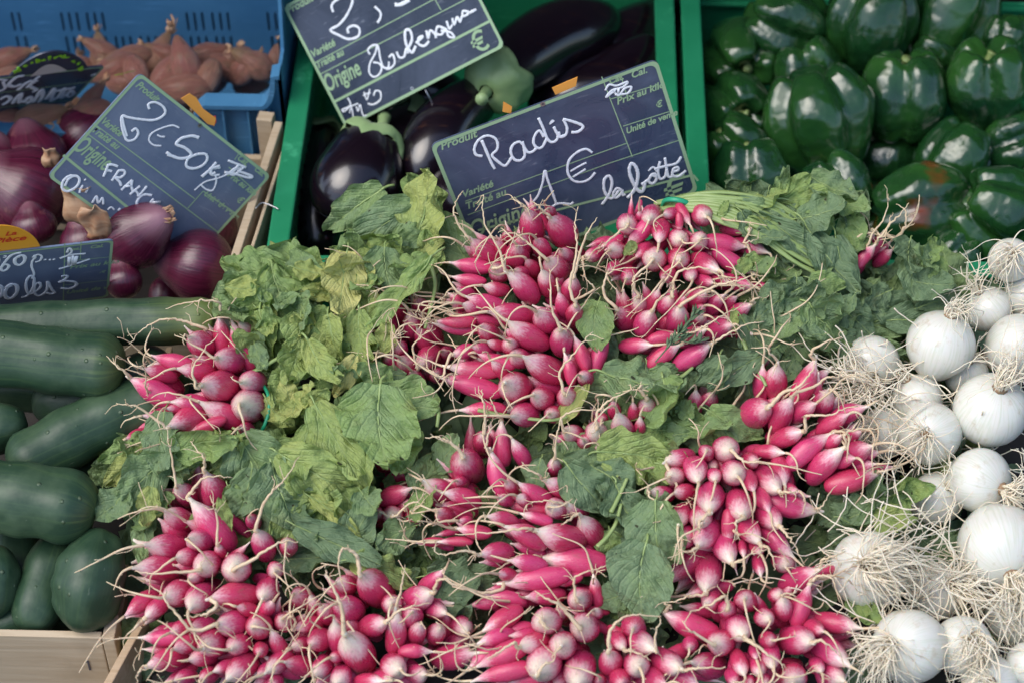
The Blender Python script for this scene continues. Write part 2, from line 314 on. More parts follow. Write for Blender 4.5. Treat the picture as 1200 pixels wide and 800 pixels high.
# ------------------------------------------------------------------ crates
def plastic_crate(nm, x0, x1, y0, y1, zt, m, label, cat, loc):
    t = empty(nm, loc, label, cat); L = Vector(loc)
    def rel(o): o.location = -L; return o
    th = .003
    def holes(a0, a1):
        H = []; a = a0+.02
        while a < a1-.02:
            for zr in ((.03, .065), (.075, .11)): H.append((a, a+.006, zr[0], zr[1]))
            a += .016
        return H
    rel(wall_grid('side_wall', m, 'y', x0+.009, y0+.012, y1-.012, .004, zt-.012, th, holes(y0+.012, y1-.012), t))
    rel(wall_grid('side_wall', m, 'y', x1-.012, y0+.012, y1-.012, .004, zt-.012, th, holes(y0+.012, y1-.012), t))
    rel(wall_grid('end_wall', m, 'x', y0+.009, x0+.012, x1-.012, .004, zt-.012, th, (), t))
    rel(wall_grid('end_wall', m, 'x', y1-.012, x0+.012, x1-.012, .004, zt-.012, th, ((x0+.09, x1-.09, zt-.05, zt-.025),), t))
    for nm2, a, b in (('rim', (x0, y0, zt-.006), (x0+.018, y1, zt)), ('rim', (x1-.018, y0, zt-.006), (x1, y1, zt)),
                      ('rim', (x0+.018, y0, zt-.006), (x1-.018, y0+.016, zt)), ('rim', (x0+.018, y1-.016, zt-.006), (x1-.018, y1, zt))):
        rel(box(nm2, a, b, m, t, .0018))
    for zz in (zt-.021, zt-.055):          # stiffening ribs outside the walls
        for a, b in (((x0+.002, y0, zz), (x0+.0085, y1, zz+.003)), ((x1-.0085, y0, zz), (x1-.002, y1, zz+.003)), ((x0+.014, y1-.018, zz), (x1-.014, y1-.0125, zz+.003))):
            rel(box('rib', a, b, m, t, .0005))
    y = y0+.03
    while y < y1-.01:
        for a, b in ((x0+.003, x0+.0088), (x1-.0088, x1-.003)): rel(box('upright_rib', (a, y, .005), (b, y+.003, zt-.0065), m, t, 0))
        y += .045
    rel(box('floor_panel', (x0+.012, y0+.012, .002), (x1-.012, y1-.012, .0038), m, t, 0))
    return t
plastic_crate('plastic_crate', -.203, .136, .085, .60, .16, M['green'], 'green plastic crate holding the aubergines, behind the radish heap', 'crate', (-.03, .34, .0005))
plastic_crate('plastic_crate', .142, .66, .093, .52, .16, M['green'], 'green plastic crate holding the green bell peppers', 'crate', (.4, .3, .0005))

# blue crate with a low stepped front
def blue_crate():
    t = empty('plastic_crate', (-.45, .38, .0005), 'blue plastic crate with slotted back wall and a cut-down front, holding the shallots', 'crate'); L = Vector((-.45, .38, .0005)); m = M['blue']
    def rel(o): o.location = -L; return o
    x0, x1, yf, yb = -.66, -.208, .292, .50
    H = []
    for x in (12, 20, 70, 79, 88, 100, 109, 118, 217, 226, 235, 247, 256, 265, 312, 321):
        a = aty(x, 15, yb); b = aty(x+3, 37, yb); H.append((a.x, a.x+.0022, b.z, a.z))
    for x in (18, 28, 76, 85, 93, 106, 114, 122, 134, 142, 151, 163, 172, 181, 193, 202, 211, 222, 231, 240, 252, 260, 269, 317, 325):
        a = aty(x, 43, yb); b = aty(x+3, 66, yb); H.append((a.x, a.x+.0022, b.z, a.z))
    rel(wall_grid('back_wall', m, 'x', yb, x0, x1, .004, .27, .003, H, t))
    rel(box('back_rim', (x0, yb-.004, .2705), (x1, yb+.012, .276), m, t))
    # front wall: outline with steps
    zl, zm, zh = .12, .155, .190
    xa = lvl(232, 120, .13).x; xb = lvl(246, 98, .155).x; xc = lvl(312, 92, .155).x; xd = lvl(333, 60, .19).x
    prof = [(x0, zl), (xa-.004, zl), (xa, zl+.004), (xb-.004, zm-.005), (xb, zm)]
    for i in range(9): q = i/8*PI/2; prof.append((xc+(xd-.004-xc)*math.sin(q), zm+(zh-zm)*(1-math.cos(q))))
    prof += [(x1, zh)]
    def ribbon(nm, off0, off1, y0, y1, zbot=None, bv=0):
        k = MB(); n = len(prof)
        if zbot is not None:
            vs = [(x, yy, z) for yy in (y0, y1) for x, z in prof] + [(x, yy, zbot) for yy in (y0, y1) for x, z in prof]
            fs = [f for i in range(n-1) for f in ((i, i+1, n+i+1, n+i), (i+1, i, 2*n+i, 2*n+i+1), (n+i, n+i+1, 3*n+i+1, 3*n+i))] + [(0, n, 3*n, 2*n), (n-1, 2*n+n-1, 3*n+n-1, n+n-1)]
        else:
            nr = []
            for i in range(n):
                a = Vector(prof[max(i-1,0)]); b = Vector(prof[min(i+1,n-1)]); d = (b-a).normalized(); nr.append(Vector((-d.y, d.x)))
            vs = [(prof[i][0]+nr[i].x*o_, yy, prof[i][1]+nr[i].y*o_) for yy in (y0, y1) for o_ in (off0, off1) for i in range(n)]
            fs = [f for i in range(n-1) for f in ((n+i, n+i+1, 3*n+i+1, 3*n+i), (i, n+i, n+i+1, i+1)[::-1], (2*n+i, 2*n+i+1, 3*n+i+1, 3*n+i), (i, i+1, 2*n+i+1, 2*n+i)[::-1])] + [(n-1, 2*n-1, 4*n-1, 3*n-1)]
        k.add(vs, fs); o = ob(nm, k.mesh(nm, m, False), t); rel(o); return o
    ribbon('front_wall', 0, 0, yf, yf+.003, .004)
    ribbon('front_rim', .0003, .0045, yf-.010, yf+.007)
    for x in (-.262, -.240, -.222):
        rel(box('rib', (x, yf-.008, .005), (x+.002, yf-.0003, zm-.003), m, t, .0004))
    zs = [(yf, zh), (yf+.03, zh), (yf+.05, .27), (yb, .27)]
    k = MB(); vs = [(xx, y, z) for xx in (x1-.003, x1) for y, z in zs] + [(xx, y, .004) for xx in (x1-.003, x1) for y, z in zs]
    k.add(vs, [f for i in range(3) for f in ((i, i+1, 5+i, 4+i), (i+1, i, 8+i, 9+i), (4+i, 5+i, 13+i, 12+i))] + [(0, 4, 12, 8), (3, 11, 15, 7)]); rel(ob('side_wall', k.mesh('side_wall', m, False), t))
    rel(box('side_wall', (x0, yf+.004, .004), (x0+.003, yb-.001, .19), m, t)); rel(box('floor_panel', (x0+.004, yf+.004, .002), (x1-.004, yb-.001, .0038), m, t, 0))
blue_crate()

# wooden crate of the red onions: right wall of two thin boards, posts
t = empty('wooden_crate', (-.44, .18, .0005), 'pale wooden crate holding the red onions, its right wall beside the green crate', 'crate'); L = t.location.copy()
def board(nm, A, B, zb, zt, th, m, par, L):          # upright board from A to B
    A = Vector(A); B = Vector(B); d = (B-A).to_3d().normalized(); n = Vector((-d.y, d.x, 0)); k = MB()
    vs = [A+Vector((0,0,zb)), B+Vector((0,0,zb)), B+n*th+Vector((0,0,zb)), A+n*th+Vector((0,0,zb))]; vs += [p+Vector((0,0,zt-zb)) for p in vs]
    k.add([p-L for p in vs], [(3,2,1,0),(4,5,6,7),(0,1,5,4),(1,2,6,5),(2,3,7,6),(3,0,4,7)]); return bevel(ob(nm, k.mesh(nm, m, False), par), .0008)
wa, wb = lvl(262, 330, .158), lvl(322, 142, .162); wa.z = wb.z = 0
board('side_board', wb, wa, .085, .162, .007, M['wood2'], t, L); board('side_board', wb, wa, .004, .078, .007, M['wood2'], t, L)
off = Vector((.0125, .001, 0)); board('outer_strip', wb+off, wa+off, .10, .158, .003, M['wood2'], t, L)
board('post', wb+Vector((-.0165, .002, 0)), wb+Vector((-.003, .0, 0)), .003, .1615, .012, M['wood2'], t, L)
board('end_board', (-.66, .283, 0), (wb.x-.018, .283, 0), .004, .07, .006, M['wood2'], t, L); board('end_board', (-.66, .275, 0), (wb.x-.018, .275, 0), .075, .105, .006, M['wood2'], t, L)
board('end_board', (-.66, .085, 0), (wa.x+.006, .085, 0), .01, .105, .006, M['wood2'], t, L)
k = MB(); k.box((-.66-L.x, .09-L.y, .002), (-.225-L.x, .274-L.y, .004)); ob('floor_panel', k.mesh('floor_panel', M['woodd'], False), t)
k = MB(); a = lvl(309, 239, .1622); b = lvl(322, 243, .1622); k.tube(crom([a-L+Vector((-.006,-.006,.0)), a-L+Vector((-.001,.0,.001)), b-L, b-L+Vector((.003,-.002,-.0005))], 4), .0006, 5); ob('staple', k.mesh('staple', M['metal']), t)

# wooden crate of the cucumbers: only its front right corner shows
t = empty('wooden_crate', (-.42, -.08, .0005), 'wooden crate holding the cucumbers, its front board in the lower left corner', 'crate'); L = t.location.copy()
ca = lvl(118, 747, .094); yfr = ca.y
board('front_board', (-.62, yfr, 0), (ca.x, yfr, 0), .030, .094, .006, M['wood2'], t, L)
board('front_board', (-.62, yfr, 0), (ca.x, yfr, 0), .004, .026, .006, M['wood2'], t, L)
board('corner_post', (ca.x+.001, yfr-.001, 0), (ca.x+.010, yfr-.001, 0), .003, .0945, .022, M['wood2'], t, L)
board('side_board', (ca.x+.004, yfr+.023, 0), (ca.x+.004, .07, 0), .03, .080, -.005, M['wood'], t, L)
k = MB(); k.box((-.62-L.x, yfr+.008-L.y, .002), (ca.x-L.x, .07-L.y, .004)); ob('floor_panel', k.mesh('floor_panel', M['woodd'], False), t)
q = aty(104, 780, yfr-.0012); k = MB(); k.box((q.x-.0007-L.x, yfr-.0007-L.y, q.z-.006-L.z), (q.x+.0007-L.x, yfr-.0001-L.y, q.z+.006-L.z)); k.box((q.x-.002-L.x, yfr-.0007-L.y, q.z+.004-L.z), (q.x-.0007-L.x, yfr-.0001-L.y, q.z+.0055-L.z)); ob('printed_mark', k.mesh('printed_mark', M['ink'], False), t)
# wooden crate of the radishes: its left board
t = empty('wooden_crate', (.08, -.3, .0005), 'orange-brown wooden crate board at the left edge of the radish heap, beside the cucumber crate', 'crate'); L = t.location.copy()
pa, pb = lvl(128, 806, .093), lvl(166, 736, .093); pa.z = pb.z = 0
board('side_board', pb+(pb-pa)*.2, pa+(pa-pb)*1.2, .010, .093, -.006, M['wood'], t, L)
board('front_board', (pa.x-.004, pa.y-.06, 0), (.56, pa.y-.06, 0), .01, .06, .006, M['wood'], t, L)

# ------------------------------------------------------------------ radish bunches
def radish_mesh(seed):
    rnd = random.Random(seed); k = MB(); nr, ns = 15, 18; vs = []
    e = rnd.uniform(.80, 1.2); bend = rnd.uniform(-.11, .11); sh = rnd.uniform(-.06, .10)
    prof = [(-.5, .03), (-.492, .14), (-.46, .25), (-.40, .35), (-.30, .435), (-.16, .49), (0, .50), (.10, .465), (.20, .40), (.29, .315), (.37, .225), (.43, .155), (.48, .108), (.53, .078), (.60, .054)]
    for i, (x, r) in enumerate(prof):
        bx = x + (sh*.5*(1-abs(2*x)) if abs(x) < .5 else 0)
        for j in range(ns):
            a = 2*PI*j/ns; rr = r*(1+.12*noise.noise(Vector((math.cos(a)*.9, math.sin(a)*.9, x*2+seed*7.3)))+.025*noise.noise(Vector((math.cos(a)*3, math.sin(a)*3, x*4+seed))))
            vs.append((bx, rr*math.cos(a)+bend*(1-4*x*x), rr*math.sin(a)))
    fs = [(i*ns+j, i*ns+(j+1)%ns, (i+1)*ns+(j+1)%ns, (i+1)*ns+j) for i in range(nr-1) for j in range(ns)] + [tuple(reversed(range(ns))), tuple(range((nr-1)*ns, nr*ns))]
    fs = [f[::-1] for f in fs]; k.add(vs, fs); return k.mesh('radish', M['radish'])
RM = [radish_mesh(i) for i in range(10)]

# each row: photo zoom origin and scale, then x,y,width,length,root angle,paleness of every radish of the bunch, front ones first
BUNCH = {
'A': dict(lift=.004, label='radish bunch on the left heap edge beside the cucumbers, roots pointing left', rows=[(140,350,4.21,
"640,535,160,168,130,.9;655,420,115,132,165,.5;540,315,125,150,150,.35;500,435,150,190,170,.2;520,570,120,210,150,.45;345,600,120,180,196,.3;430,630,66,170,202,.6;400,235,120,150,125,.2;505,190,88,170,94,.25;460,200,70,110,120,.2;610,240,96,210,113,.2;632,165,90,125,122,.5;650,310,100,100,110,0;270,305,80,160,168,0;380,355,90,150,172,.3;180,455,110,225,153,.1;250,490,90,130,160,.1;355,515,80,150,175,.3;440,480,70,110,175,.1;210,575,80,140,180,.1;285,545,60,90,170,.1;300,690,70,140,192,.25;88,672,60,100,200,0;622,640,70,80,150,0;440,325,90,130,140,.1;205,370,80,135,160,.2;240,430,90,140,150,0;310,740,60,100,190,.2;300,655,60,100,185,.1")]),
'B': dict(lift=.006, label='large radish bunch in the lower left corner of the heap, beside the upright cucumber', rows=[(150,540,5.715,
"535,705,170,172,180,.85;735,715,195,192,60,.95;570,430,185,350,128,.5;620,600,75,110,100,.4;460,535,160,178,130,.5;380,215,150,190,112,.5;590,200,190,290,108,.1;345,380,150,210,140,.5;260,560,165,240,172,.5;900,560,150,230,100,.45;840,400,100,120,110,0;1065,570,120,150,75,.35;980,735,112,116,10,.7;200,720,170,260,168,.4;395,640,120,150,172,.5;455,775,110,120,180,.5"),
(140,660,5.714,"375,190,160,185,195,.6;550,235,175,210,222,.65;785,225,170,290,178,.2;750,390,170,215,172,.4;935,435,170,190,112,.3;635,550,180,200,158,.5;805,545,152,165,178,.5;260,290,115,185,222,.55;1000,300,105,155,55,.25;985,170,150,170,265,.6;1095,380,130,145,65,.5;450,540,130,170,188,.2;290,495,110,220,180,.35;320,650,140,230,190,.3;555,635,120,170,172,.3;815,710,170,220,208,.55;1070,665,130,190,210,.75;440,765,100,140,182,.2;600,750,110,130,190,.2;1060,530,110,190,108,.5;940,580,100,100,0,0;150,270,120,200,215,0;700,690,80,130,200,.45;975,715,110,130,200,.2;560,430,130,170,172,.4;1040,790,120,110,200,.1;860,310,100,150,150,0;420,440,110,150,185,.1")]),
'C': dict(lift=.002, label='radish bunch at the bottom around a big pear-shaped radish with long white tip', rows=[(330,640,5.,
"445,620,190,290,112,.85;545,250,190,270,122,.15;320,530,105,185,93,.9;660,500,120,225,85,.75;540,460,130,190,25,.35;640,340,120,130,52,.65;390,360,160,200,130,.1;375,225,110,140,150,.5;255,395,105,150,102,.4;190,340,80,130,102,.8;110,310,130,160,115,.2;165,460,90,150,188,.35;225,560,130,150,170,.1;110,570,90,115,190,.6;235,705,115,135,235,.6;320,650,70,85,150,.4;340,760,120,130,250,.75;800,300,150,220,30,.5;880,210,110,190,48,0;800,510,105,160,75,.45;910,380,110,150,5,.5;905,515,110,150,62,.5;1050,475,120,145,-12,.7;665,690,150,170,0,.85;780,615,80,160,0,.5;1010,640,150,250,15,.2;790,740,110,150,10,.6;510,790,100,170,10,.5;20,700,110,200,150,.3;110,700,120,180,150,0;760,400,140,160,70,0;30,420,90,120,60,.5;600,780,110,150,20,.1;430,480,110,150,120,0")]),
'D': dict(lift=.014, label='biggest radish bunch, in the centre of the heap right below the radish price sign', rows=[(500,230,5.33,
"800,440,150,185,145,.45;595,570,140,235,135,.55;435,575,90,150,170,.5;830,225,170,235,128,0;650,195,150,220,105,.1;770,105,75,85,110,0;375,350,140,225,143,.1;440,465,130,135,160,.5;745,540,110,165,108,.65;575,380,150,180,100,0;285,435,100,200,172,.1;270,520,80,170,172,.25;590,480,80,110,170,.4;910,580,120,170,85,.35;870,360,90,110,150,.45;380,665,110,205,165,.1;930,745,110,150,93,.1;850,680,90,150,108,.1;505,250,70,85,110,0;470,330,80,120,120,.1;600,300,120,140,110,0;715,330,110,150,120,0;290,700,90,140,160,.5;200,680,80,110,170,.1;240,600,80,125,165,.1;190,780,80,200,180,0;650,450,90,130,120,0"),
(500,360,5.33,"530,50,140,240,172,.1;740,80,150,195,140,.25;190,120,100,235,172,.5;845,215,145,195,100,.35;640,170,150,260,150,.4;385,150,120,150,150,.2;730,380,165,265,150,.4;590,315,120,155,160,.6;530,240,110,120,112,.5;240,280,90,150,192,.35;300,385,110,275,175,.5;290,490,120,315,165,.1;565,490,190,235,165,.5;455,390,80,135,130,.4;965,300,90,190,110,.2;1085,300,100,250,72,.1;885,390,80,165,103,.4;880,560,140,155,130,.45;715,555,140,165,165,.5;610,670,150,200,182,.35;790,665,110,120,165,.45;985,450,100,120,140,.5;360,640,100,230,180,.25;440,330,90,200,160,.1;350,270,80,130,160,0;435,235,70,115,160,.4;545,180,70,120,140,.1;940,60,90,160,95,0")]),
'E': dict(lift=.014, label='radish bunch under the radish sign at its lower right corner, green elastic round its stalks', rows=[(680,220,5.33,
"300,225,130,140,232,.75;450,170,120,152,235,.6;370,180,50,72,100,.3;560,165,80,112,195,.4;645,165,70,130,-62,.5;755,175,135,142,-50,.4;870,190,78,80,-60,.5;615,220,50,110,-90,.6;605,320,120,125,-45,.95;735,345,118,124,60,.75;375,280,100,200,228,.6;505,280,110,160,252,.3;965,255,120,170,-12,.35;890,350,110,220,-8,.25;455,450,150,153,218,.9;605,445,135,135,-60,.6;785,480,130,190,-32,.4;950,460,110,230,-30,.15;1060,370,110,190,-22,.35;85,410,90,140,205,.5;220,390,110,130,190,.7;200,340,70,130,205,.1;320,390,130,200,205,0;310,560,110,125,210,.1;690,540,90,112,-90,.5;540,540,100,130,230,.1;990,590,100,170,-20,.15;770,580,80,120,-20,.2;1130,610,60,100,-20,.1;210,500,90,120,215,0;660,500,90,110,-70,0;860,560,90,140,-30,0;400,400,100,150,215,0")]),
'G': dict(lift=.010, label='radish bunch with long pale roots sweeping right, directly under the top right bunch', rows=[(680,320,5.33,
"420,315,140,190,75,.3;345,455,100,175,3,.5;520,520,100,195,35,.45;690,520,120,225,32,.15;600,280,130,180,75,.5;270,290,140,190,130,.1;720,160,130,170,32,.1;360,210,110,150,95,1.;985,255,110,180,38,.25;870,360,130,180,28,.1;540,190,100,130,60,.55;450,180,90,150,65,.25;840,200,90,150,50,.35;920,190,70,120,38,.1;745,285,80,92,40,.8;740,230,80,100,40,.1;520,400,80,160,12,.3;1100,310,70,120,10,.1;1030,390,70,100,10,.5;700,385,100,160,22,.35;620,200,90,130,60,0;470,420,90,140,20,.1")]),
'F': dict(lift=.006, label='long radish bunch below the centre, its radishes pointing left with thin tangled roots', rows=[(500,490,5.33,
"270,295,200,245,118,.2;440,350,120,240,105,.35;480,160,110,230,95,.5;360,150,118,160,88,.2;800,300,90,130,92,.6;1035,700,150,245,128,.6;840,730,168,290,165,.55;935,560,120,175,155,.65;800,570,130,160,148,.7;835,440,130,215,148,.35;585,220,100,180,118,.45;85,440,140,225,150,.45;225,500,110,205,160,.35;120,600,110,145,150,.1;680,460,110,200,150,.1;530,430,90,125,130,.3;600,510,80,115,140,.6;690,620,80,165,165,.6;620,740,130,240,150,.25;300,700,90,180,172,.45;180,770,60,180,180,.4;480,640,100,180,160,.3;40,775,60,160,180,.05;650,560,90,240,170,0;220,400,80,100,150,0;490,510,80,110,150,.2;245,640,60,90,170,.1"),
(500,600,4.,"695,230,130,262,176,.5;330,195,95,152,175,.2;480,240,80,150,168,.35;520,310,100,260,188,.45;380,290,60,90,168,.25;370,400,80,170,168,.35;280,425,60,120,188,.1;660,310,60,120,190,.8;560,390,90,160,180,.1;480,400,110,160,180,.1")]),
'H': dict(lift=.008, label='small bunch of pale-tipped radishes at the bottom, left of the hanging grey leaf', rows=[(500,600,4.,
"740,540,135,152,138,.8;795,470,52,65,125,.9;725,405,110,122,160,.8;795,370,62,125,100,.6;570,505,130,145,155,.9;640,620,130,135,125,.85;360,500,90,170,208,.35;155,545,0,0,0,0;500,610,100,145,185,.7;625,480,80,100,150,.5;540,715,160,165,205,.9;370,660,100,220,205,.25;330,590,80,150,192,.3;370,755,90,230,192,.15;720,745,150,172,245,.85;270,660,80,150,222,.1;470,575,70,130,178,.2;400,560,90,180,190,.1;460,780,80,160,180,.5;640,760,100,130,220,0;560,780,90,120,200,.2")]),
'I': dict(lift=.006, label='small radish bunch at the bottom, directly below the hanging grey leaf', rows=[(660,640,5.,
"265,670,140,190,95,.35;330,560,88,112,-50,.7;470,570,130,170,-15,.95;430,700,150,155,80,.95;400,470,140,135,90,0;600,670,150,205,-15,.7;530,760,110,150,-20,0;330,785,120,90,90,0;700,765,100,180,-25,.4;850,690,150,230,162,.25;740,580,90,90,180,.1;210,790,90,110,90,0")]),
'J': dict(lift=.014, label='dome-shaped radish bunch right of the hanging grey leaf, white-tipped radishes drooping', rows=[(760,500,4.705,
"440,120,140,128,-30,1.;470,255,140,132,-80,.9;325,145,88,100,120,.2;350,200,68,92,-80,.9;255,250,130,152,-82,.6;170,175,105,170,190,.85;360,275,80,84,-90,.6;140,275,108,122,165,.9;75,365,88,142,170,.7;195,360,90,132,178,.3;350,400,150,185,243,.6;505,435,150,175,-95,.6;660,295,130,172,-48,.85;785,430,120,250,-12,.7;665,500,130,162,-42,.5;180,490,100,132,240,.9;285,505,130,135,-105,.85;560,580,120,162,-52,.5;430,675,130,172,-75,.7;320,600,140,190,215,.35;435,550,80,165,-93,.6;735,240,110,160,-90,.35;660,140,78,140,0,.75;560,180,88,102,-10,.4;205,595,110,125,200,.4;735,740,120,122,-75,.7;710,630,100,185,-45,.6;610,760,70,112,-88,.4;110,495,60,80,180,.1;770,340,90,120,-10,.1;520,670,50,82,-90,.5;590,660,80,100,-60,.3;560,300,90,120,-80,0;450,500,90,120,-90,0;620,400,90,140,-60,0")]),
'K': dict(lift=.004, label='radish bunch in the lower right corner, beside the white onions', rows=[(660,640,5.,
"750,450,140,285,158,.35;925,555,150,185,172,.55;845,160,158,215,252,.6;740,90,150,285,220,.1;860,310,110,132,200,.35;955,370,108,115,105,.3"),
(780,640,5.,"435,485,145,152,-65,.8;585,425,110,112,50,.75;775,565,165,205,28,.5;480,315,130,152,138,.3;690,360,110,165,102,.6;605,540,98,98,60,.1;800,355,110,215,72,.1;780,195,140,225,38,.25;920,140,80,170,10,.1;1000,450,118,215,-8,.6;960,620,150,225,-30,.55;990,755,120,140,-20,.7;650,290,90,100,60,.6;625,645,110,140,-105,.7;535,705,100,112,-90,.5;435,680,100,140,-75,.6;735,765,150,145,200,.7;390,765,88,100,-85,.25;490,785,70,70,-90,.2;580,785,88,70,-90,.15;885,700,80,95,-60,.5;520,620,60,80,-80,.3;330,600,110,150,160,0;860,480,100,130,0,0")]),
'L': dict(lift=.008, label='radish bunch right of centre with roots trailing right over the white onions', rows=[(860,390,4.,
"105,385,138,172,50,.15;230,390,100,172,70,.35;325,370,90,132,45,.25;420,315,98,130,80,.5;350,555,98,212,38,.4;430,620,110,195,50,.6;250,490,90,142,28,.4;550,690,108,212,15,.3;560,570,108,165,35,.1;455,510,68,105,40,.25;550,480,60,92,30,.15;205,235,105,172,98,.4;330,235,98,195,65,.35;180,270,60,92,75,.4;130,240,78,142,90,.15;130,130,78,102,80,.6;625,570,60,92,20,.25;600,620,60,102,10,.4;665,640,58,122,10,.1;530,385,88,155,28,.1;460,430,80,142,38,.1;400,510,80,120,38,0;500,600,80,120,20,0")]),
'M': dict(lift=-.016, label='shaded radish bunch left of the biggest bunch, half hidden under leaves', rows=[(430,300,3.077,
"190,110,65,132,80,.05;220,370,75,102,225,.4;160,250,70,102,95,.3;80,250,70,82,120,.05;110,200,60,90,110,0;145,390,75,92,130,.3;110,330,58,62,120,.5;70,290,50,72,150,0;255,430,60,62,160,.15;50,340,58,45,180,.4;190,190,60,82,100,0;180,440,60,80,120,.1;40,160,50,72,140,.1;290,350,50,62,160,.05;120,430,50,60,120,.1;200,300,60,90,110,0;240,280,60,90,120,0;90,380,60,80,130,0")]),
'N': dict(lift=-.004, label='small radish bunch peeping out below the biggest bunch, under a broad pale leaf', rows=[(640,400,5.,
"300,525,140,152,108,.9;440,500,140,205,108,.6;590,410,122,175,98,.4;550,495,68,112,92,.4;165,540,110,150,160,.8;510,410,70,112,95,.15;325,455,78,75,110,.1;310,635,60,82,100,.5;670,440,50,92,100,.9;870,370,98,162,90,.25;960,350,108,142,80,.1;230,590,90,100,120,.2;400,400,80,120,100,0;90,590,80,120,150,.2")]),
'O': dict(lift=-.004, label='small dark radish bunch whose roots stand up in front of the green peppers', rows=[(840,200,3.81,
"600,290,48,85,75,.3;650,320,60,105,55,.3;665,385,56,110,52,.65;710,330,48,100,60,.3;740,390,55,90,45,.1;620,430,62,110,60,0;590,360,55,95,65,0;560,440,50,80,70,0")]),
'P': dict(lift=-.020, label='radishes of a bunch buried between the leaves left of the middle bunch', rows=[(340,440,3.636,
"430,595,85,92,30,.95;410,380,80,95,20,.1;470,560,90,130,35,.1;520,620,70,90,30,.1;350,590,80,110,20,0;440,510,80,140,25,0;500,500,70,110,30,0")]),
}
def solve_phi(w, L):
    L = max(L, w*1.01); T = max(L, 2.15*w)
    return math.acos(max(0., min(1., (L-w)/(T-w)))), T
RADS = {}
for key, B in BUNCH.items():
    A = []
    for ox, oy, s, txt in B['rows']:
        for e in txt.split(';'):
            x, y, w_, l_, a_, p_ = map(float, e.split(','))
            if w_ < 1: continue
            A.append((ox+x/s, oy+y/s, w_/s, l_/s, a_, p_))
    cx = sum(a[0] for a in A)/len(A); cy_ = sum(a[1] for a in A)/len(A)
    Rm = 1.15*max(math.hypot(a[0]-cx, a[1]-cy_) for a in A)
    rnd = random.Random(key); fill = []
    for i in range(int(len(A)*1.8)):
        a = rnd.choice(A); b = min((q for q in A if q is not a), key=lambda q: math.hypot(q[0]-a[0], q[1]-a[1])+rnd.uniform(0, 25))
        fill.append(((a[0]+b[0])/2+rnd.uniform(-6, 6), (a[1]+b[1])/2+rnd.uniform(-6, 6), min(a[2], b[2])*rnd.uniform(.75, 1), max(a[2], b[2])*1.5, a[4]+rnd.uniform(-25, 25), rnd.uniform(0, .35)))
    placed = []; out = []
    for n_, (x, y, w_, l_, a_, p_) in enumerate(A+fill):
        isf = n_ >= len(A); l_ = l_*1.10; phi, T = solve_phi(w_, l_); p_ = min(.80, .16+.72*p_)
        if isf: phi = rnd.uniform(.1, .9)
        rho = min(1, math.hypot(x-cx, y-cy_)/Rm); off = B['lift'] + .030*(1-rho*rho)
        P0 = surf(x, y, off); d = idir(a_, phi); s_ = mpp(P0); W = w_*s_; Lm = T*s_; vd = (P0-CAM).normalized()
        depth = W*.2 + (.014 if isf else 0); ok = False
        while depth < (.050 if isf else .042):
            Pc = P0 + vd*depth; sp = [(Pc+d*(t_*Lm), r_*W) for t_, r_ in ((-.28, .43), (0, .5), (.26, .36))]
            if all((p-q).length > (r+r2)*.74 for p, r in sp for q, r2 in placed): ok = True; break
            depth += .0015
        if not ok and isf: continue
        if not ok: Pc = P0 + vd*.030; sp = [(Pc+d*(t_*Lm), r_*W) for t_, r_ in ((-.28, .43), (0, .5), (.26, .36))]
        placed += sp; out.append((Pc, d, W*1.07, Lm*1.13, p_, isf))
    B.update(c=surf(cx, cy_, B['lift']-.02), px=(cx, cy_), rads=out)
    B['obj'] = empty('radish_bunch', B['c'], B['label'], 'radish bunch', 'bunches of radishes heaped on the stall')

HN = Vector((0, -K, 1)).normalized()
def height(P, base=0.): return (P.z-(Z0+K*P.y+base))*HN.z
def root_mesh(rnd, p0, d, r0, L, calm=1., base=0.):
    k = MB(); n = 15; st = L/n; P = [p0.copy()]; D = d.copy(); axis = Vector([rnd.uniform(-1, 1) for _ in range(3)]).normalized()
    curl = rnd.uniform(.02, .20)*calm; ht = rnd.uniform(.012, .034)+base
    side = idir(rnd.uniform(150, 260) if rnd.random() < .65 else rnd.uniform(-30, 60), 0)
    for i in range(n):
        if rnd.random() < .14: axis = Vector([rnd.uniform(-1, 1) for _ in range(3)]).normalized(); curl = rnd.uniform(.03, .38)*calm
        D = D + axis*curl + Vector([rnd.gauss(0, .045) for _ in range(3)])
        h = height(P[-1]); D += HN*max(-.25, min(.25, (ht-h)*9)) + side*.035
        D.normalize(); P.append(P[-1]+D*st*rnd.uniform(.8, 1.2))
    rr = [r0*(1-(i/n)**.42)+.00036 for i in range(n+1)]; rr[0] = r0
    Q = crom(P, 2); R2 = [rr[min(i//2, n)] if i % 2 == 0 else (rr[i//2]+rr[min(i//2+1, n)])/2 for i in range(len(Q))]; k.tube(Q, R2, 6)
    for h_ in range(rnd.randint(0, 3)):                     # side hairs
        i = rnd.randint(2, n-2); dd = (Vector([rnd.uniform(-1, 1) for _ in range(3)]) + (P[i+1]-P[i]).normalized()*.8).normalized(); q = P[i].copy(); hp = [q]
        hl = L*rnd.uniform(.05, .22) if rnd.random() < .7 else L*rnd.uniform(.3, .55)
        for j in range(5): dd = (dd+Vector([rnd.gauss(0, .28) for _ in range(3)])).normalized(); q = q+dd*hl/5; hp.append(q)
        k.tube(hp, [max(.0003, rr[i]*.5*(1-.15*j)) for j in range(6)], 4)
    return k
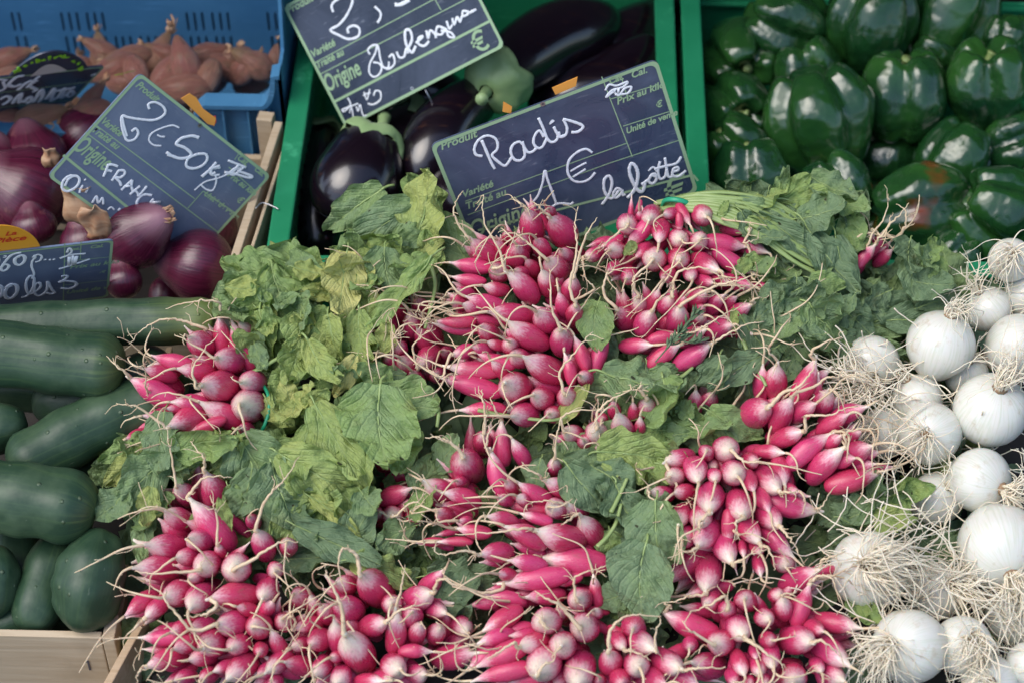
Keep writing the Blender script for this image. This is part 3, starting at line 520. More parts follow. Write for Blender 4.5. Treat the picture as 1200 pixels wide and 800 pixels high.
# roots traced one by one where they stand out
TR = {'B': [((279,665), (300,652,318,641,334,634,350,634), 1.5), ((304,617), (309,590,320,574,333,562,345,545), 1.5), ((230,592), (228,572,238,560,254,558,272,559), 1.2), ((236,666), (205,670,180,671,158,669), 1.4), ((238,750), (225,738,206,718,194,704,190,695,176,686), 1.5), ((256,622), (254,605,250,592,247,580), 1.0), ((207,560), (202,540,198,520,196,498), 1.0), ((246,548), (240,538,232,528,224,516), 1.2), ((258,702), (254,710,243,718,232,721,217,721), 1.5), ((175,722), (160,734,150,742), 2.), ((174,780), (165,784,160,792,162,802), 1.3)],
 'A': [((232,368), (215,376,200,374,180,378,165,388,152,402), 1.1), ((262,365), (258,356,246,352,228,353,210,357,194,362), 1.2), ((243,470), (232,455,225,440,229,425,240,410,256,391), 1.1), ((158,444), (148,436,138,430,125,418), 1.3), ((252,418), (236,410,218,398,204,392), 1.1), ((180,486), (165,478,150,474,136,472), 1.), ((150,512), (140,518,150,520,164,522), 1.)],
 'C': [((404,735), (400,712,392,692,384,674,381,668), 1.6), ((423,665), (420,654,412,645,402,643,397,650,397,668,404,690,410,706), 1.), ((452,727), (468,715,482,710,505,706), 1.3), ((503,692), (512,680,522,678,536,686,560,692), 1.3), ((352,742), (346,726,338,722,336,735,350,755,362,788), .9), ((468,697), (471,685,472,674,471,668), 1.)],
 'D': [((553,283), (540,268,532,252,534,238,540,228), 1.1), ((596,325), (590,312,594,298,600,285,604,272), 1.), ((673,355), (668,336,673,312,676,285,674,262,678,242), 1.5), ((592,322), (588,300,578,280,568,262,566,240,567,228), 1.1), ((634,302), (622,288,610,278,602,272), 1.3), ((654,384), (648,366,645,345,644,315), 1.5), ((652,452), (656,436,668,420,682,402,695,388), 1.3), ((640,252), (635,246,630,240,622,236), 1.), ((700,352), (696,340,690,330,680,322), 1.1), ((512,380), (504,374,498,376,490,386), 1.), ((508,352), (496,354,490,362,486,372), .9), ((530,436), (518,440,508,436,500,430), 1.1), ((686,302), (683,285,690,270,700,255), 1.2), ((617,248), (612,242,606,236,600,232), 1.)],
 'E': [((739,285), (732,300,724,312,720,318), 1.1), ((752,312), (745,325,742,335,741,345), 1.1), ((730,270), (716,280,708,288,702,295), 1.), ((860,287), (872,285,880,283,890,280), 1.), ((838,318), (848,324,856,326,866,325), 1.2), ((874,315), (880,322,884,328,888,332), 1.2), ((688,302), (683,310,684,320,684,330), 1.2)],
 'G': [((713,355), (708,345,708,330,714,320,728,315,748,314), 1.3), ((764,361), (772,350,780,345,790,338), 1.2), ((741,340), (742,330,752,322,764,318), 1.2), ((796,404), (805,394,820,385,832,378,850,368,864,362), 1.3), ((828,406), (842,398,858,388,876,380,895,376), 1.3), ((873,358), (880,354,886,350,893,348), 1.4), ((782,335), (792,322,806,315,822,314,838,320,850,328), 1.3), ((820,345), (832,338,850,332,868,328,885,322,897,325), 1.2)],
 'F': [((540,528), (528,518,514,513,498,512), 1.4), ((569,492), (568,478,566,468,565,455), 1.3), ((590,503), (584,488,578,475,574,465), 1.4), ((577,538), (570,525,572,510,578,500,586,492), 1.1), ((650,532), (652,515,655,500,658,488), 1.), ((632,618), (620,619,604,620,588,622,560,624,534,626), 1.3), ((664,591), (652,588,640,586,626,588,616,592), .9), ((643,562), (632,556,620,550,606,546), 1.2), ((676,609), (668,608,662,612,658,614), 1.4), ((645,657), (630,652,612,650,596,658,580,668,556,671), 1.2), ((534,619), (520,616,512,608,510,598), .9), ((601,684), (588,690,565,694,548,690,534,688,524,680,512,676), 1.3), ((567,651), (552,646,540,645,528,648,516,650,508,642), 1.)],
 'H': [((671,723), (660,712,648,704,636,698,626,692), 1.6), ((676,695), (673,686,674,676,684,670,698,667,710,662), 1.), ((650,746), (642,736,634,726,628,718), 1.3), ((614,756), (604,753,590,760,580,766,570,772), 1.4), ((624,775), (638,778,648,774,650,765), 1.2)],
 'I': [((710,752), (714,740,722,730,728,724,740,720,756,720,775,722), 1.4), ((732,759), (740,762,752,766,762,774), 1.4), ((796,781), (812,783,830,782,852,782), 1.5), ((770,755), (768,742,774,728,772,722), .9)],
 'J': [((862,532), (872,540,885,541,896,541,902,546), 1.2), ((820,600), (821,610,820,618,820,624), 1.5), ((910,576), (920,576,928,576,935,574), 1.7), ((950,598), (958,596,964,592,970,580), 1.1), ((911,617), (920,624,928,634,934,646), 1.5), ((892,634), (900,642,905,652,908,668), 1.6), ((853,656), (864,658,876,652,884,640), 1.3), ((813,640), (806,646,798,644,790,641), 1.2), ((785,560), (795,572,806,585,815,596), .9), ((765,577), (760,570,762,582,780,592,800,592,810,586), .9), ((816,565), (816,573,812,582,808,590), 1.1), ((862,603), (863,610,863,616,863,620), 1.6)],
 'K': [((875,748), (886,756,900,766,912,774,922,782), 1.7), ((950,746), (962,750,972,756,982,764), 1.4), ((818,690), (810,697,798,702,782,706), 1.3), ((794,714), (786,710,780,708,776,706), 1.4), ((828,748), (815,742,806,736,798,726), 1.2), ((860,697), (850,698,838,704,826,710,814,715), 1.8), ((950,688), (953,678,962,674,974,677,980,690,990,712), 1.5), ((953,662), (964,656,975,652,990,646), 1.6), ((778,678), (772,684,768,692,762,700), 1.)],
 'L': [((904,466), (918,460,932,456,944,444,953,432,954,424), 1.4), ((950,464), (958,450,968,442,980,442,992,440), 1.5), ((935,498), (944,488,958,486,974,486,990,478,1005,476), 1.4), ((946,425), (950,414,962,404,975,398,990,395), 1.3), ((976,510), (990,506,1005,503,1030,502,1052,502), 1.3), ((887,465), (896,450,882,436,885,424), 1.), ((985,520), (990,510,1000,500,1008,492), 1.2), ((1018,556), (1030,552,1042,550,1056,545), 1.2), ((905,432), (903,415,898,408,880,407), 1.1), ((900,520), (902,505,910,492,930,482,945,478), 1.)],
 'O': [((1000,280), (996,262,1000,250,1010,240), .9), ((1014,290), (1022,275,1032,262,1040,245,1041,228), 1.), ((1022,293), (1030,280,1044,262,1054,252,1066,238), 1.3), ((1030,290), (1034,278,1040,265,1044,252), .9), ((1038,292), (1050,280,1060,268,1062,255,1060,245,1050,240), 1.2)],
 'N': [((734,510), (730,490,732,475,742,460,752,454), 1.5), ((697,495), (700,484,712,470,728,462,744,456), 1.3), ((652,500), (658,490,670,482,690,480,716,478), 1.1), ((750,462), (749,456,751,452,754,450), 2.), ((812,500), (815,485,828,468,844,450,862,436), 1.3), ((853,485), (862,470,872,455,872,440,866,430,856,425), 1.1)],
 'M': [((492,420), (484,412,486,402,494,394,500,388), 1.), ((500,320), (494,340,484,352,482,365,492,375), .8), ((455,392), (460,402,462,395,470,390), .9), ((448,388), (456,386,465,388,470,388), 1.)],
 'P': [((470,603), (482,600,492,592,502,585), 1.), ((463,598), (480,590,490,586,500,576), .9), ((455,575), (475,565,490,560,505,556), 1.), ((455,618), (472,610,488,606,500,605), .9)]}
def grow_bunch(key, B):
    rnd = random.Random('r'+key); T = B['obj']; base = Matrix.Translation(B['c']); trs = TR.get(key, []); used = set()
    for i, (Pc, d, W, Lm, p_, isf) in enumerate(B['rads']):
        rot = frame(d, TO, rnd.uniform(0, 2*PI)); Mx = TRS(Pc-B['c'], rot, (Lm, W, W)); o = ob('radish', rnd.choice(RM), T, Mx); o['pale'] = float(p_)
        tip = Pc + d*(Lm*.56); best = None
        for j, (q, path, th) in enumerate(trs):
            if j in used or isf: continue
            s_ = 1/mpp(tip); rel = tip-CAM; tx = 600+FPX*rel.dot(RT)/rel.dot(VD); ty = 400-FPX*rel.dot(UP)/rel.dot(VD)
            dist = math.hypot(q[0]-tx, q[1]-ty)
            if dist < 26 and (best is None or dist < best[0]): best = (dist, j)
        if best:
            j = best[1]; used.add(j); q, path, th = trs[j]; rel = tip-CAM; dep = rel.dot(VD); r0 = max(.0013, W*.074)
            pts = [Pc+d*(Lm*.50), Pc+d*(Lm*.60)]; n2 = len(path)//2
            for m in range(n2):
                px, py = path[2*m], path[2*m+1]; f = (m+1)/n2
                dd = dep - .010*math.sin(f*PI*.8); rr_ = ray(px, py); pts.append(CAM+rr_*(dd/rr_.dot(VD)))
            if (pts[2]-pts[1]).dot(pts[1]-pts[0]) < 0: pts.pop(1)
            Q = crom(pts, 5); n = len(Q)-1; Q = [a if m < 3 else a+Vector([rnd.gauss(0, .0004) for _ in range(3)]) for m, a in enumerate(Q)]
            k = MB(); k.tube([a-B['c'] for a in Q], [r0*(1-(m/n)**.5)+.00058*th*(1-.6*m/n) for m in range(n+1)], 6)
            for h_ in range(rnd.randint(2, 6)):
                m = rnd.randint(2, n-1); dv = (Vector([rnd.uniform(-1, 1) for _ in range(3)])+(Q[m]-Q[m-1]).normalized()).normalized(); hp = [Q[m]-B['c']]
                for j2 in range(4): dv = (dv+Vector([rnd.gauss(0, .3) for _ in range(3)])).normalized(); hp.append(hp[-1]+dv*rnd.uniform(.001, .0045))
                k.tube(hp, [.0005, .0004, .0003, .0003, .0002], 4)
        else:
            if isf and rnd.random() < .75: continue
            Lr = (rnd.uniform(.008, .02) if rnd.random() < .22 else rnd.uniform(.018, .055))*(1.25 if key in 'FGLDM' else 1.)
        if not best:
            k = root_mesh(random.Random(key+str(i)), Pc+d*(Lm*.555), d, max(.0011, W*.070), Lr, 1., B['lift']*.6); k.v = [tuple(Vector(a)-B['c']) for a in k.v]
        r = ob('root', k.mesh('root', M['root']), o); r.matrix_parent_inverse = Mx.inverted()
    for j, (q, path, th) in enumerate(trs):          # traced roots whose own radish is hidden below
        if j in used: continue
        P0 = surf(q[0], q[1], B['lift']+.012); dep = (P0-CAM).dot(VD); pts = [P0+(P0-CAM).normalized()*.012, P0]; n2 = len(path)//2
        for m in range(n2):
            rr_ = ray(path[2*m], path[2*m+1]); pts.append(CAM+rr_*((dep-.006*(m+1)/n2)/rr_.dot(VD)))
        Q = crom(pts, 5); n = len(Q)-1; k = MB(); k.tube([a-B['c'] for a in Q], [.0014*(1-(m/n)**.5)+.00055*th*(1-.6*m/n) for m in range(n+1)], 6)
        ob('root', k.mesh('root', M['root']), T)
for key, B in BUNCH.items(): grow_bunch(key, B)
# green elastics
def band(key, path, r):
    B = BUNCH[key]; pts = [surf(x, y, o)-B['c'] for x, y, o in path]; k = MB(); k.tube(crom(pts, 6), r, 6, flat=.6); ob('elastic_band', k.mesh('elastic_band', M['band']), B['obj'])
band('A', [(308,450,.020), (314,462,.024), (315,480,.024), (310,498,.020), (306,505,.012)], .0014)
band('E', [(775,248,.02), (778,236,.034), (790,234,.042), (805,238,.04), (812,246,.03)], .0022)
# ------------------------------------------------------------------ leaves
def leaf_mesh(seed, kind):
    """unit leaf along +x (stalk at 0, tip at 1); kind 0 oval, 1 lobed, 2 long and narrow, 3 folded, 4 cupped"""
    rnd = random.Random(seed*13+kind); nu, nv = 26, 12; k = MB(); vs = []; uvs = []
    Wd = {0: .36, 1: .38, 2: .20, 3: .34, 4: .34}[kind]*rnd.uniform(.9, 1.12)
    fold = {0: .25, 1: .3, 2: .5, 3: 1.15, 4: .55}[kind]*rnd.uniform(.7, 1.3); b0 = rnd.uniform(-.3, .5) + (.5 if kind == 4 else 0); b1 = rnd.uniform(.2, 1.5)*rnd.choice((1, 1, -1))
    tw = rnd.uniform(-.7, .7); so_ = Vector((rnd.uniform(0, 50),)*3); rip = rnd.uniform(.05, .10); sidebend = rnd.uniform(-.25, .25); nl = rnd.uniform(4.5, 6.5)
    x = y0 = z = 0.; th = b0*.4; ps = []
    for i in range(nu+1):
        ps.append((x, z, th)); th -= b1/nu*(.4+1.2*(i/nu)); x += math.cos(th)/nu; z += math.sin(th)/nu
    for i in range(nu+1):
        u = i/nu; wu = Wd*(max(0, math.sin(PI*min(1, (u*.92+.06))**.82))**.75)
        if kind in (1, 4, 3): wu *= (1-.20*max(0, math.sin(u*2*PI*nl*.5+seed))**2*(1-u*.6)); wu *= (.45+.55*min(1, u/.42)) if kind == 1 else 1
        if i == nu: wu *= .35
        px, pz, t_ = ps[i]; N_ = Vector((-math.sin(t_), 0, math.cos(t_)))
        for j in range(nv+1):
            v = (j/nv-.5)*2; e = abs(v)
            wl = wu*(1+.12*noise.noise(so_+Vector((u*4.5, (1 if v > 0 else -1)*9, 0)))+.018*math.sin(u*37+v*3)*e)
            a_ = fold*e*(1-.3*u); yy = wl*math.sin(min(a_, 1.5)+1e-4)/(min(a_, 1.5)+1e-4)*v; zz = wl*e*math.sin(a_*.5)
            zz += rip*e**1.6*math.sin(u*(13+nl)+seed*2+(1.7 if v > 0 else 0))*min(1, u*3) + (.085*noise.noise(so_+Vector((u*5, v*2.5, 3)))+.050*noise.noise(so_+Vector((u*13, v*6, 7))))
            q = tw*u; y2 = yy*math.cos(q)-zz*math.sin(q); z2 = yy*math.sin(q)+zz*math.cos(q)
            p = Vector((px, y2+sidebend*u*u, pz))+N_*z2; vs.append(p); uvs.append((u, .5+v*.5*min(1, wl/.3)))
    fs = []
    for i in range(nu):
        for j in range(nv):
            a = i*(nv+1)+j; fs.append((a, a+nv+1, a+nv+2, a+1))
    k.add(vs, fs); mid = [vs[i*(nv+1)+nv//2] for i in range(0, nu+1, 2)]
    st = [Vector((-.14, rnd.uniform(-.03, .03), -.06)), Vector((-.07, rnd.uniform(-.01, .01), -.02)), Vector((-.02, 0, -.003))]
    nb = len(k.v); m_ = len(st)+len(mid); k.tube(crom(st+mid, 2), [.017-.0135*min(1, q/(m_*1.6)) for q in range((m_-1)*2+1)], 6, 1)
    me = k.mesh('leaf', [M['leaf'], M['stalk']]); uvl = me.uv_layers.new(name='UVMap'); uvs += [(0, .5)]*(len(k.v)-nb)
    for lp in me.loops: uvl.data[lp.index].uv = uvs[lp.vertex_index]
    return me
LM = {kd: [leaf_mesh(s_, kd) for s_ in range(5)] for kd in range(5)}
lr = random.Random(99)
def near_bunch(px, py, only=None):
    return min((b for k_, b in BUNCH.items() if not only or k_ in only), key=lambda b: math.hypot(b['px'][0]-px, b['px'][1]-py))
def leaf(px, py, Lp, Wp, ang, tone, off=.02, kind=None, tip=0., roll=None, var=None, only=None, at_surf=None, parent=None):
    """leaf centred at a photo pixel; ang = where its tip points; tip = how far the tip leans towards the viewer"""
    kd = kind if kind is not None else lr.choice((0, 0, 1, 1, 3, 4)); me = LM[kd][(var if var is not None else lr.randrange(5)) % 5]
    P = surf(px, py, off) if at_surf is None else at_surf; s_ = mpp(P); d = idir(ang, tip); rot = frame(d, (TO*.75+Vector((0,0,1))*.45).normalized(), lr.uniform(-.4, .4) if roll is None else roll)
    bw = {0: .66, 1: .64, 2: .36, 3: .42, 4: .55}[kd]; L = Lp*s_*.98; W = Wp*s_/bw*.93
    B = near_bunch(px, py, only) if parent is None else parent
    o = ob('leaf', me, B['obj'], TRS(P-d*(L*.48)-B['c'], rot, (L, W, (L+W)/2))); o['tone'] = float(tone)+(.09 if px < 560 and py < 620 else .03); return o
HL = """500,250,115,72,70,.62,.034,0,.2;445,262,120,48,205,.22,.024,0,0;475,290,95,62,35,.30,.022,1,0;448,318,62,48,265,.22,.03,0,.2;505,300,62,34,85,.45,.018,1,0;530,275,90,50,120,.25,.016,0,0
415,245,90,40,215,.25,.010,2,0;400,335,92,55,262,.85,.034,0,.3;404,318,60,60,100,.78,.026,4,.1;466,352,138,34,232,.42,.040,2,.1;436,345,60,26,80,.6,.03,2,0
345,312,80,44,150,.40,.020,3,0;300,322,85,52,190,.38,.016,4,.2;285,350,70,52,235,.36,.02,3,.3;268,340,55,40,200,.30,.012,4,0;322,340,75,60,280,.38,.026,1,.5;362,318,52,48,95,.25,.022,0,.3;330,300,90,36,165,.30,.012,2,0
348,392,58,44,262,.52,.034,0,.5;300,372,70,50,250,.44,.024,3,.3;275,375,60,50,230,.34,.018,4,.4;340,360,62,44,10,.28,.028,1,.2;365,365,50,40,320,.24,.028,4,.2;310,400,80,44,280,.5,.02,3,.2
376,432,82,34,296,.56,.036,2,.2;392,400,70,36,285,.6,.030,3,.2;404,440,58,30,240,.9,.036,0,.2;345,425,70,40,250,.52,.024,3,.2;325,450,60,36,215,.5,.020,2,.2;420,400,80,36,270,.5,.024,2,.1
338,462,44,30,100,.72,.030,0,.4;362,470,44,30,50,.66,.030,4,.4;346,490,50,32,270,.66,.026,4,.4;322,486,50,26,300,.64,.022,2,.2
438,500,112,92,262,.36,.038,0,.35;468,476,86,74,330,.33,.030,1,.2;462,520,80,50,280,.4,.028,3,.3;445,460,64,44,80,.5,.022,0,.2
395,520,118,56,300,.52,.034,0,.2;372,558,120,62,330,.54,.036,0,.2;350,535,90,50,250,.46,.026,1,.2;420,560,90,46,280,.52,.026,3,.2;408,590,80,40,300,.45,.018,1,.1;350,590,90,66,200,.48,.018,0,.1
500,560,64,54,60,.30,.020,1,.2;524,536,58,40,45,.22,.020,1,.2;505,590,50,40,300,.4,.014,4,.2;492,470,50,40,80,.3,.012,1,.1;455,440,46,30,180,.2,.022,1,.2
186,520,84,44,262,.18,.030,0,.25;166,558,86,58,215,.20,.028,1,.2;136,592,54,50,235,.22,.026,1,.3;150,545,66,40,195,.66,.014,4,.1;206,548,56,34,300,.14,.018,3,.2;171,594,54,30,255,.64,.030,0,.3;165,632,80,28,255,.32,.012,2,.2;188,600,50,40,280,.3,.012,3,.2;150,522,70,28,190,.36,.014,2,0
243,512,96,36,25,.40,.036,3,.1;265,522,80,30,345,.46,.024,2,.1;228,540,56,36,250,.3,.014,4,.1;300,548,96,78,300,.20,.032,0,.25;324,582,88,84,280,.16,.026,1,.2;292,578,64,42,265,.18,.030,4,.2;346,560,90,56,330,.24,.022,0,.2;275,540,60,34,20,.42,.020,2,.1;330,615,100,60,320,.12,.012,0,.1
398,640,124,44,335,.10,.022,0,.1;452,668,90,44,345,.60,.024,0,.15;420,622,84,44,50,.20,.014,1,.1;395,600,80,22,330,.66,.024,2,.1;432,592,44,34,300,.24,.026,4,.2;545,675,96,44,0,.16,.010,0,.1;530,700,80,50,20,.12,.008,1,.1;460,625,60,40,200,.3,.010,1,0;360,655,80,40,0,.1,.006,0,0
693,378,62,44,250,.42,.040,0,.4;706,410,50,30,265,.2,.016,0,.2;752,452,108,70,340,.30,.034,0,.15;788,470,62,44,292,.44,.032,3,.2;700,466,84,56,195,.26,.018,0,.1;672,472,66,22,50,.74,.034,0,.2;745,480,60,40,320,.4,.02,2,.1;782,435,46,22,0,.3,.03,0,.2
746,528,98,58,2,.56,.034,4,.2;770,545,84,44,170,.48,.028,3,.2;684,572,74,50,305,.17,.036,0,.3;722,562,70,60,330,.14,.026,1,.2;728,598,70,60,280,.13,.024,1,.2;690,540,52,40,140,.22,.022,0,.2;662,530,50,34,100,.3,.02,1,.2;627,556,44,36,250,.2,.020,1,.2;714,640,40,36,270,.4,.010,0,.1
818,504,88,34,0,.40,.024,0,.1;858,500,74,38,325,.38,.022,0,.1;800,488,60,30,160,.42,.02,3,.1;780,512,70,34,190,.36,.024,1,.1;852,512,60,30,300,.2,.016,1,.1;762,505,60,36,200,.44,.02,0,.1;705,520,66,36,30,.3,.02,0,.1
764,628,92,68,262,.27,.044,0,.25;744,676,92,74,250,.22,.040,0,.3;772,590,60,36,90,.26,.03,0,.1;738,720,50,40,270,.3,.012,0,.1;720,700,44,40,200,.2,.02,1,.2
866,428,92,36,205,.19,.034,1,.1;842,440,52,36,265,.20,.030,3,.1;884,398,70,44,300,.18,.028,1,.1;905,440,70,50,240,.26,.012,1,0;880,470,60,44,280,.2,.008,1,0;930,420,60,40,290,.24,.008,0,0
900,238,66,32,20,.58,.040,0,.2;928,228,62,34,30,.50,.040,1,.2;918,215,56,18,55,.36,.042,2,.2;952,232,72,40,5,.50,.042,1,.2;975,222,66,30,330,.30,.044,3,.2;962,256,62,48,0,.22,.046,0,.3;990,246,58,44,320,.36,.040,4,.2;1000,268,60,40,290,.44,.034,1,.2
905,256,100,30,335,.22,.042,2,.1;935,282,120,36,325,.16,.040,1,.1;968,304,110,44,300,.12,.036,1,.1;988,322,100,40,280,.10,.030,0,.1;905,302,90,60,300,.12,.022,0,0;920,330,90,54,330,.10,.016,0,0;950,345,80,60,60,.12,.014,1,0;880,268,50,26,300,.12,.046,0,.1;895,283,56,24,340,.2,.042,4,.1
908,352,72,48,205,.20,.036,1,.2;934,348,50,26,270,.16,.034,3,.2;966,352,50,36,90,.26,.036,4,.2;970,382,74,64,310,.34,.034,0,.15;940,395,96,60,330,.30,.028,1,.1;915,385,84,44,225,.28,.030,3,.1;953,340,44,26,85,.16,.036,4,.2;1000,370,70,50,330,.1,.014,1,0;990,400,80,40,350,.1,.012,0,0
1060,298,44,42,245,.14,.040,0,.3;1092,294,44,22,60,.44,.044,3,.1;1080,310,44,34,200,.30,.036,4,.2;1098,318,40,26,265,.40,.034,0,.2;1066,325,50,34,260,.20,.030,0,.2;1088,336,60,40,340,.18,.026,0,.2;1026,347,40,34,200,.12,.014,0,.1;1050,362,80,50,340,.10,.006,1,0;1080,375,90,44,0,.10,.004,0,0;1030,380,110,34,5,.26,.002,2,0;1100,352,60,40,20,.2,.008,1,0;1010,350,60,50,300,.08,.006,1,0
1034,594,70,24,35,.32,.022,3,.2;1060,584,56,26,40,.48,.026,3,.2;1046,612,52,36,340,.60,.020,4,.2;1016,586,64,28,120,.28,.018,4,.1;1000,606,76,36,200,.22,.012,3,.1;1075,570,50,24,20,.5,.022,3,.2;1030,570,50,26,70,.26,.014,1,.1;1012,622,64,36,330,.20,.008,1,0;990,632,60,40,220,.16,.004,1,0;985,590,70,40,230,.16,.002,1,0
1020,720,40,24,330,.50,.010,4,.2;1005,712,40,26,300,.46,.008,3,.1;960,700,60,36,60,.3,-.01,1,0;925,430,50,28,60,.26,.018,1,.1;1035,405,50,30,20,.3,.004,2,0;900,260,44,16,15,.6,.044,4,.1;868,312,30,18,200,.5,.036,0,.1;848,245,26,10,60,.5,.05,0,.3;738,290,20,14,200,.5,.04,0,.2;860,375,30,10,270,.62,.05,2,.2"""
for e in HL.replace('\n', ';').split(';'):
    a = list(map(float, e.split(','))); leaf(*a[:6], off=a[6], kind=int(a[7]), tip=a[8])
# smaller leaves that fill the gaps between and beneath the ones above
def fill(poly, n, o0, o1, t0, t1, sz=(44, 80)):
    def inside(x, y):
        c = False; j = len(poly)-1
        for i in range(len(poly)):
            (xi, yi), (xj, yj) = poly[i], poly[j]
            if (yi > y) != (yj > y) and x < (xj-xi)*(y-yi)/(yj-yi)+xi: c = not c
            j = i
        return c
    xs = [p[0] for p in poly]; ys = [p[1] for p in poly]; c = 0
    while c < n:
        x = lr.uniform(min(xs), max(xs)); y = lr.uniform(min(ys), max(ys))
        if not inside(x, y): continue
        L_ = lr.uniform(*sz); leaf(x, y, L_, L_*lr.uniform(.45, .75), lr.uniform(0, 360), lr.uniform(t0, t1), off=lr.uniform(o0, o1), tip=lr.uniform(-.2, .5)); c += 1
fill([(265,330),(340,295),(400,310),(500,225),(545,290),(450,440),(440,560),(380,620),(300,560),(320,450),(270,380)], 72, -.016, .012, .15, .6)
fill([(130,500),(330,500),(360,600),(330,640),(160,640),(120,600)], 34, -.022, .006, .1, .5)
fill([(340,580),(560,540),(560,760),(430,700),(340,680)], 40, -.024, -.002, .05, .5)
fill([(600,430),(860,430),(880,520),(760,600),(640,600)], 44, -.024, .002, .05, .5)
fill([(690,540),(780,540),(800,760),(700,760)], 24, -.022, .004, .05, .4)
fill([(790,232),(1010,225),(1010,420),(860,430),(860,320)], 44, -.012, .012, .05, .4)
fill([(980,290),(1120,320),(1120,400),(1000,420)], 22, -.026, -.004, .05, .4)
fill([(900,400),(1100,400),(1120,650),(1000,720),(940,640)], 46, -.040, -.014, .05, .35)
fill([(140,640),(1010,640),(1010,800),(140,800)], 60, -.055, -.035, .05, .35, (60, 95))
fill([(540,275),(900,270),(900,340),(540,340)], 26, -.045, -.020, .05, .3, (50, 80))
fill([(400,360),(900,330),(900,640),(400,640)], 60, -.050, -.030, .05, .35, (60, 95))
fill([(265,330),(340,300),(400,315),(500,235),(540,290),(450,440),(430,520),(360,520),(320,450),(270,380)], 44, .018, .034, .2, .7, (34, 58))
fill([(140,520),(330,520),(350,600),(300,600),(150,620)], 14, .014, .028, .15, .55, (32, 52))
fill([(870,235),(1000,225),(1000,400),(890,400)], 22, .024, .040, .1, .45, (30, 54))
fill([(650,440),(830,440),(850,520),(720,600)], 14, .010, .026, .1, .5, (30, 50))
# a bed of loose torn greens beneath it all
k = MB(); rb = random.Random(5); base = [LM[q][0] for q in range(5)]
for i in range(520):
    x = rb.uniform(100, 1200); y = rb.uniform(260, 830); P = surf(x, y, rb.uniform(-.078, -.05))
    if x > 960 and rb.random() < .3: continue
    if P.y > .07 or x < 170 or (x < 270 and y < 510): continue
    me = base[i % 5]; L_ = rb.uniform(.04, .07); mm = TRS(P, frame(idir(rb.uniform(0, 360)), TO, rb.uniform(-.6, .6)), (L_, L_, L_))
    vs = [mm @ me.vertices[q].co for q in range(27*13)]; k.add([vs[a*2*13+b*3] for a in range(14) for b in range(5)], [(a*5+b, (a+1)*5+b, (a+1)*5+b+1, a*5+b+1) for a in range(13) for b in range(4)])
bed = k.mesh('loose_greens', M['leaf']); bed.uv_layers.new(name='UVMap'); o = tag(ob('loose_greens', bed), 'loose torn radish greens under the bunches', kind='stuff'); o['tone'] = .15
# stalks that run out of the bunches
def stalk(key, pts, r, off, tone=0):
    B = BUNCH[key]; n = len(pts); o_ = off if isinstance(off, (list, tuple)) else [off]*n
    Q = crom([surf(x, y, z)-B['c'] for (x, y), z in zip(pts, o_)], 6); k = MB(); k.tube(Q, [r*(1-.35*i/len(Q)) for i in range(len(Q))], 7, flat=.75); ob('stalk', k.mesh('stalk', M['stalk']), B['obj'])
sr = random.Random(3)
for i in range(17):
    dy = i*2.6-16; stalk('E', [(772+sr.uniform(-6, 8), 242+dy*.35), (810, 236+dy*.5+sr.uniform(-2, 2)), (850, 240+dy*.9+sr.uniform(-4, 4)), (890+sr.uniform(-8, 8), 250+dy*1.2+sr.uniform(-5, 5)), (930, 266+dy*1.5+sr.uniform(-6, 6)), (968, 296+dy*1.2)], sr.uniform(.0013, .0030), [.026, .040, .045, .044, .038, .03])
for i in range(9): stalk('A', [(312, 470+i*5-20), (330+sr.uniform(-4, 4), 455+i*6-24), (350, 440+i*9-40), (372+sr.uniform(-8, 8), 428+i*14-60)], sr.uniform(.0014, .0022), [.014, .02, .022, .02])
for pts, key in (([(296,436), (318,424), (342,410), (352,405)], 'A'), ([(870,398), (880,420), (892,440), (898,452)], 'L'), ([(700,640), (712,628), (722,612), (728,590)], 'H'), ([(716,600), (726,580), (735,560)], 'F'), ([(785,448), (800,440), (812,430)], 'N'),
                 ([(452,480), (448,500), (440,530)], 'M'), ([(434,528), (452,520), (470,516)], 'M'), ([(500,300), (510,330), (505,360), (498,385)], 'M'), ([(560,480), (590,486), (640,492), (665,488)], 'N'), ([(508,462), (514,480), (512,500)], 'P')):
    stalk(key, pts, .0019, .03)
# a sprig of dark herb caught in the bunch
B = BUNCH['G']; k = MB()
def sprig(pts, off, n):
    Q = crom([surf(x, y, off)-B['c'] for x, y in pts], 6); k.tube(Q, .0006, 5)
    for i in range(n):
        q = sr.choice(Q[len(Q)//4:]); dv = (idir(sr.uniform(10, 100), sr.uniform(-.2, .5))); k.tube([q, q+dv*.004, q+dv*.008], [.0006, .0014, .0002], 5, flat=.4)
sprig([(768,424), (780,410), (795,392), (808,375), (815,368)], .052, 30); sprig([(792,396), (802,400), (815,402), (822,398)], .05, 14); sprig([(784,404), (796,402), (803,390)], .05, 10)
ob('herb_sprig', k.mesh('herb_sprig', M['leaf']), B['obj'])['tone'] = -.2
k.v and k.v

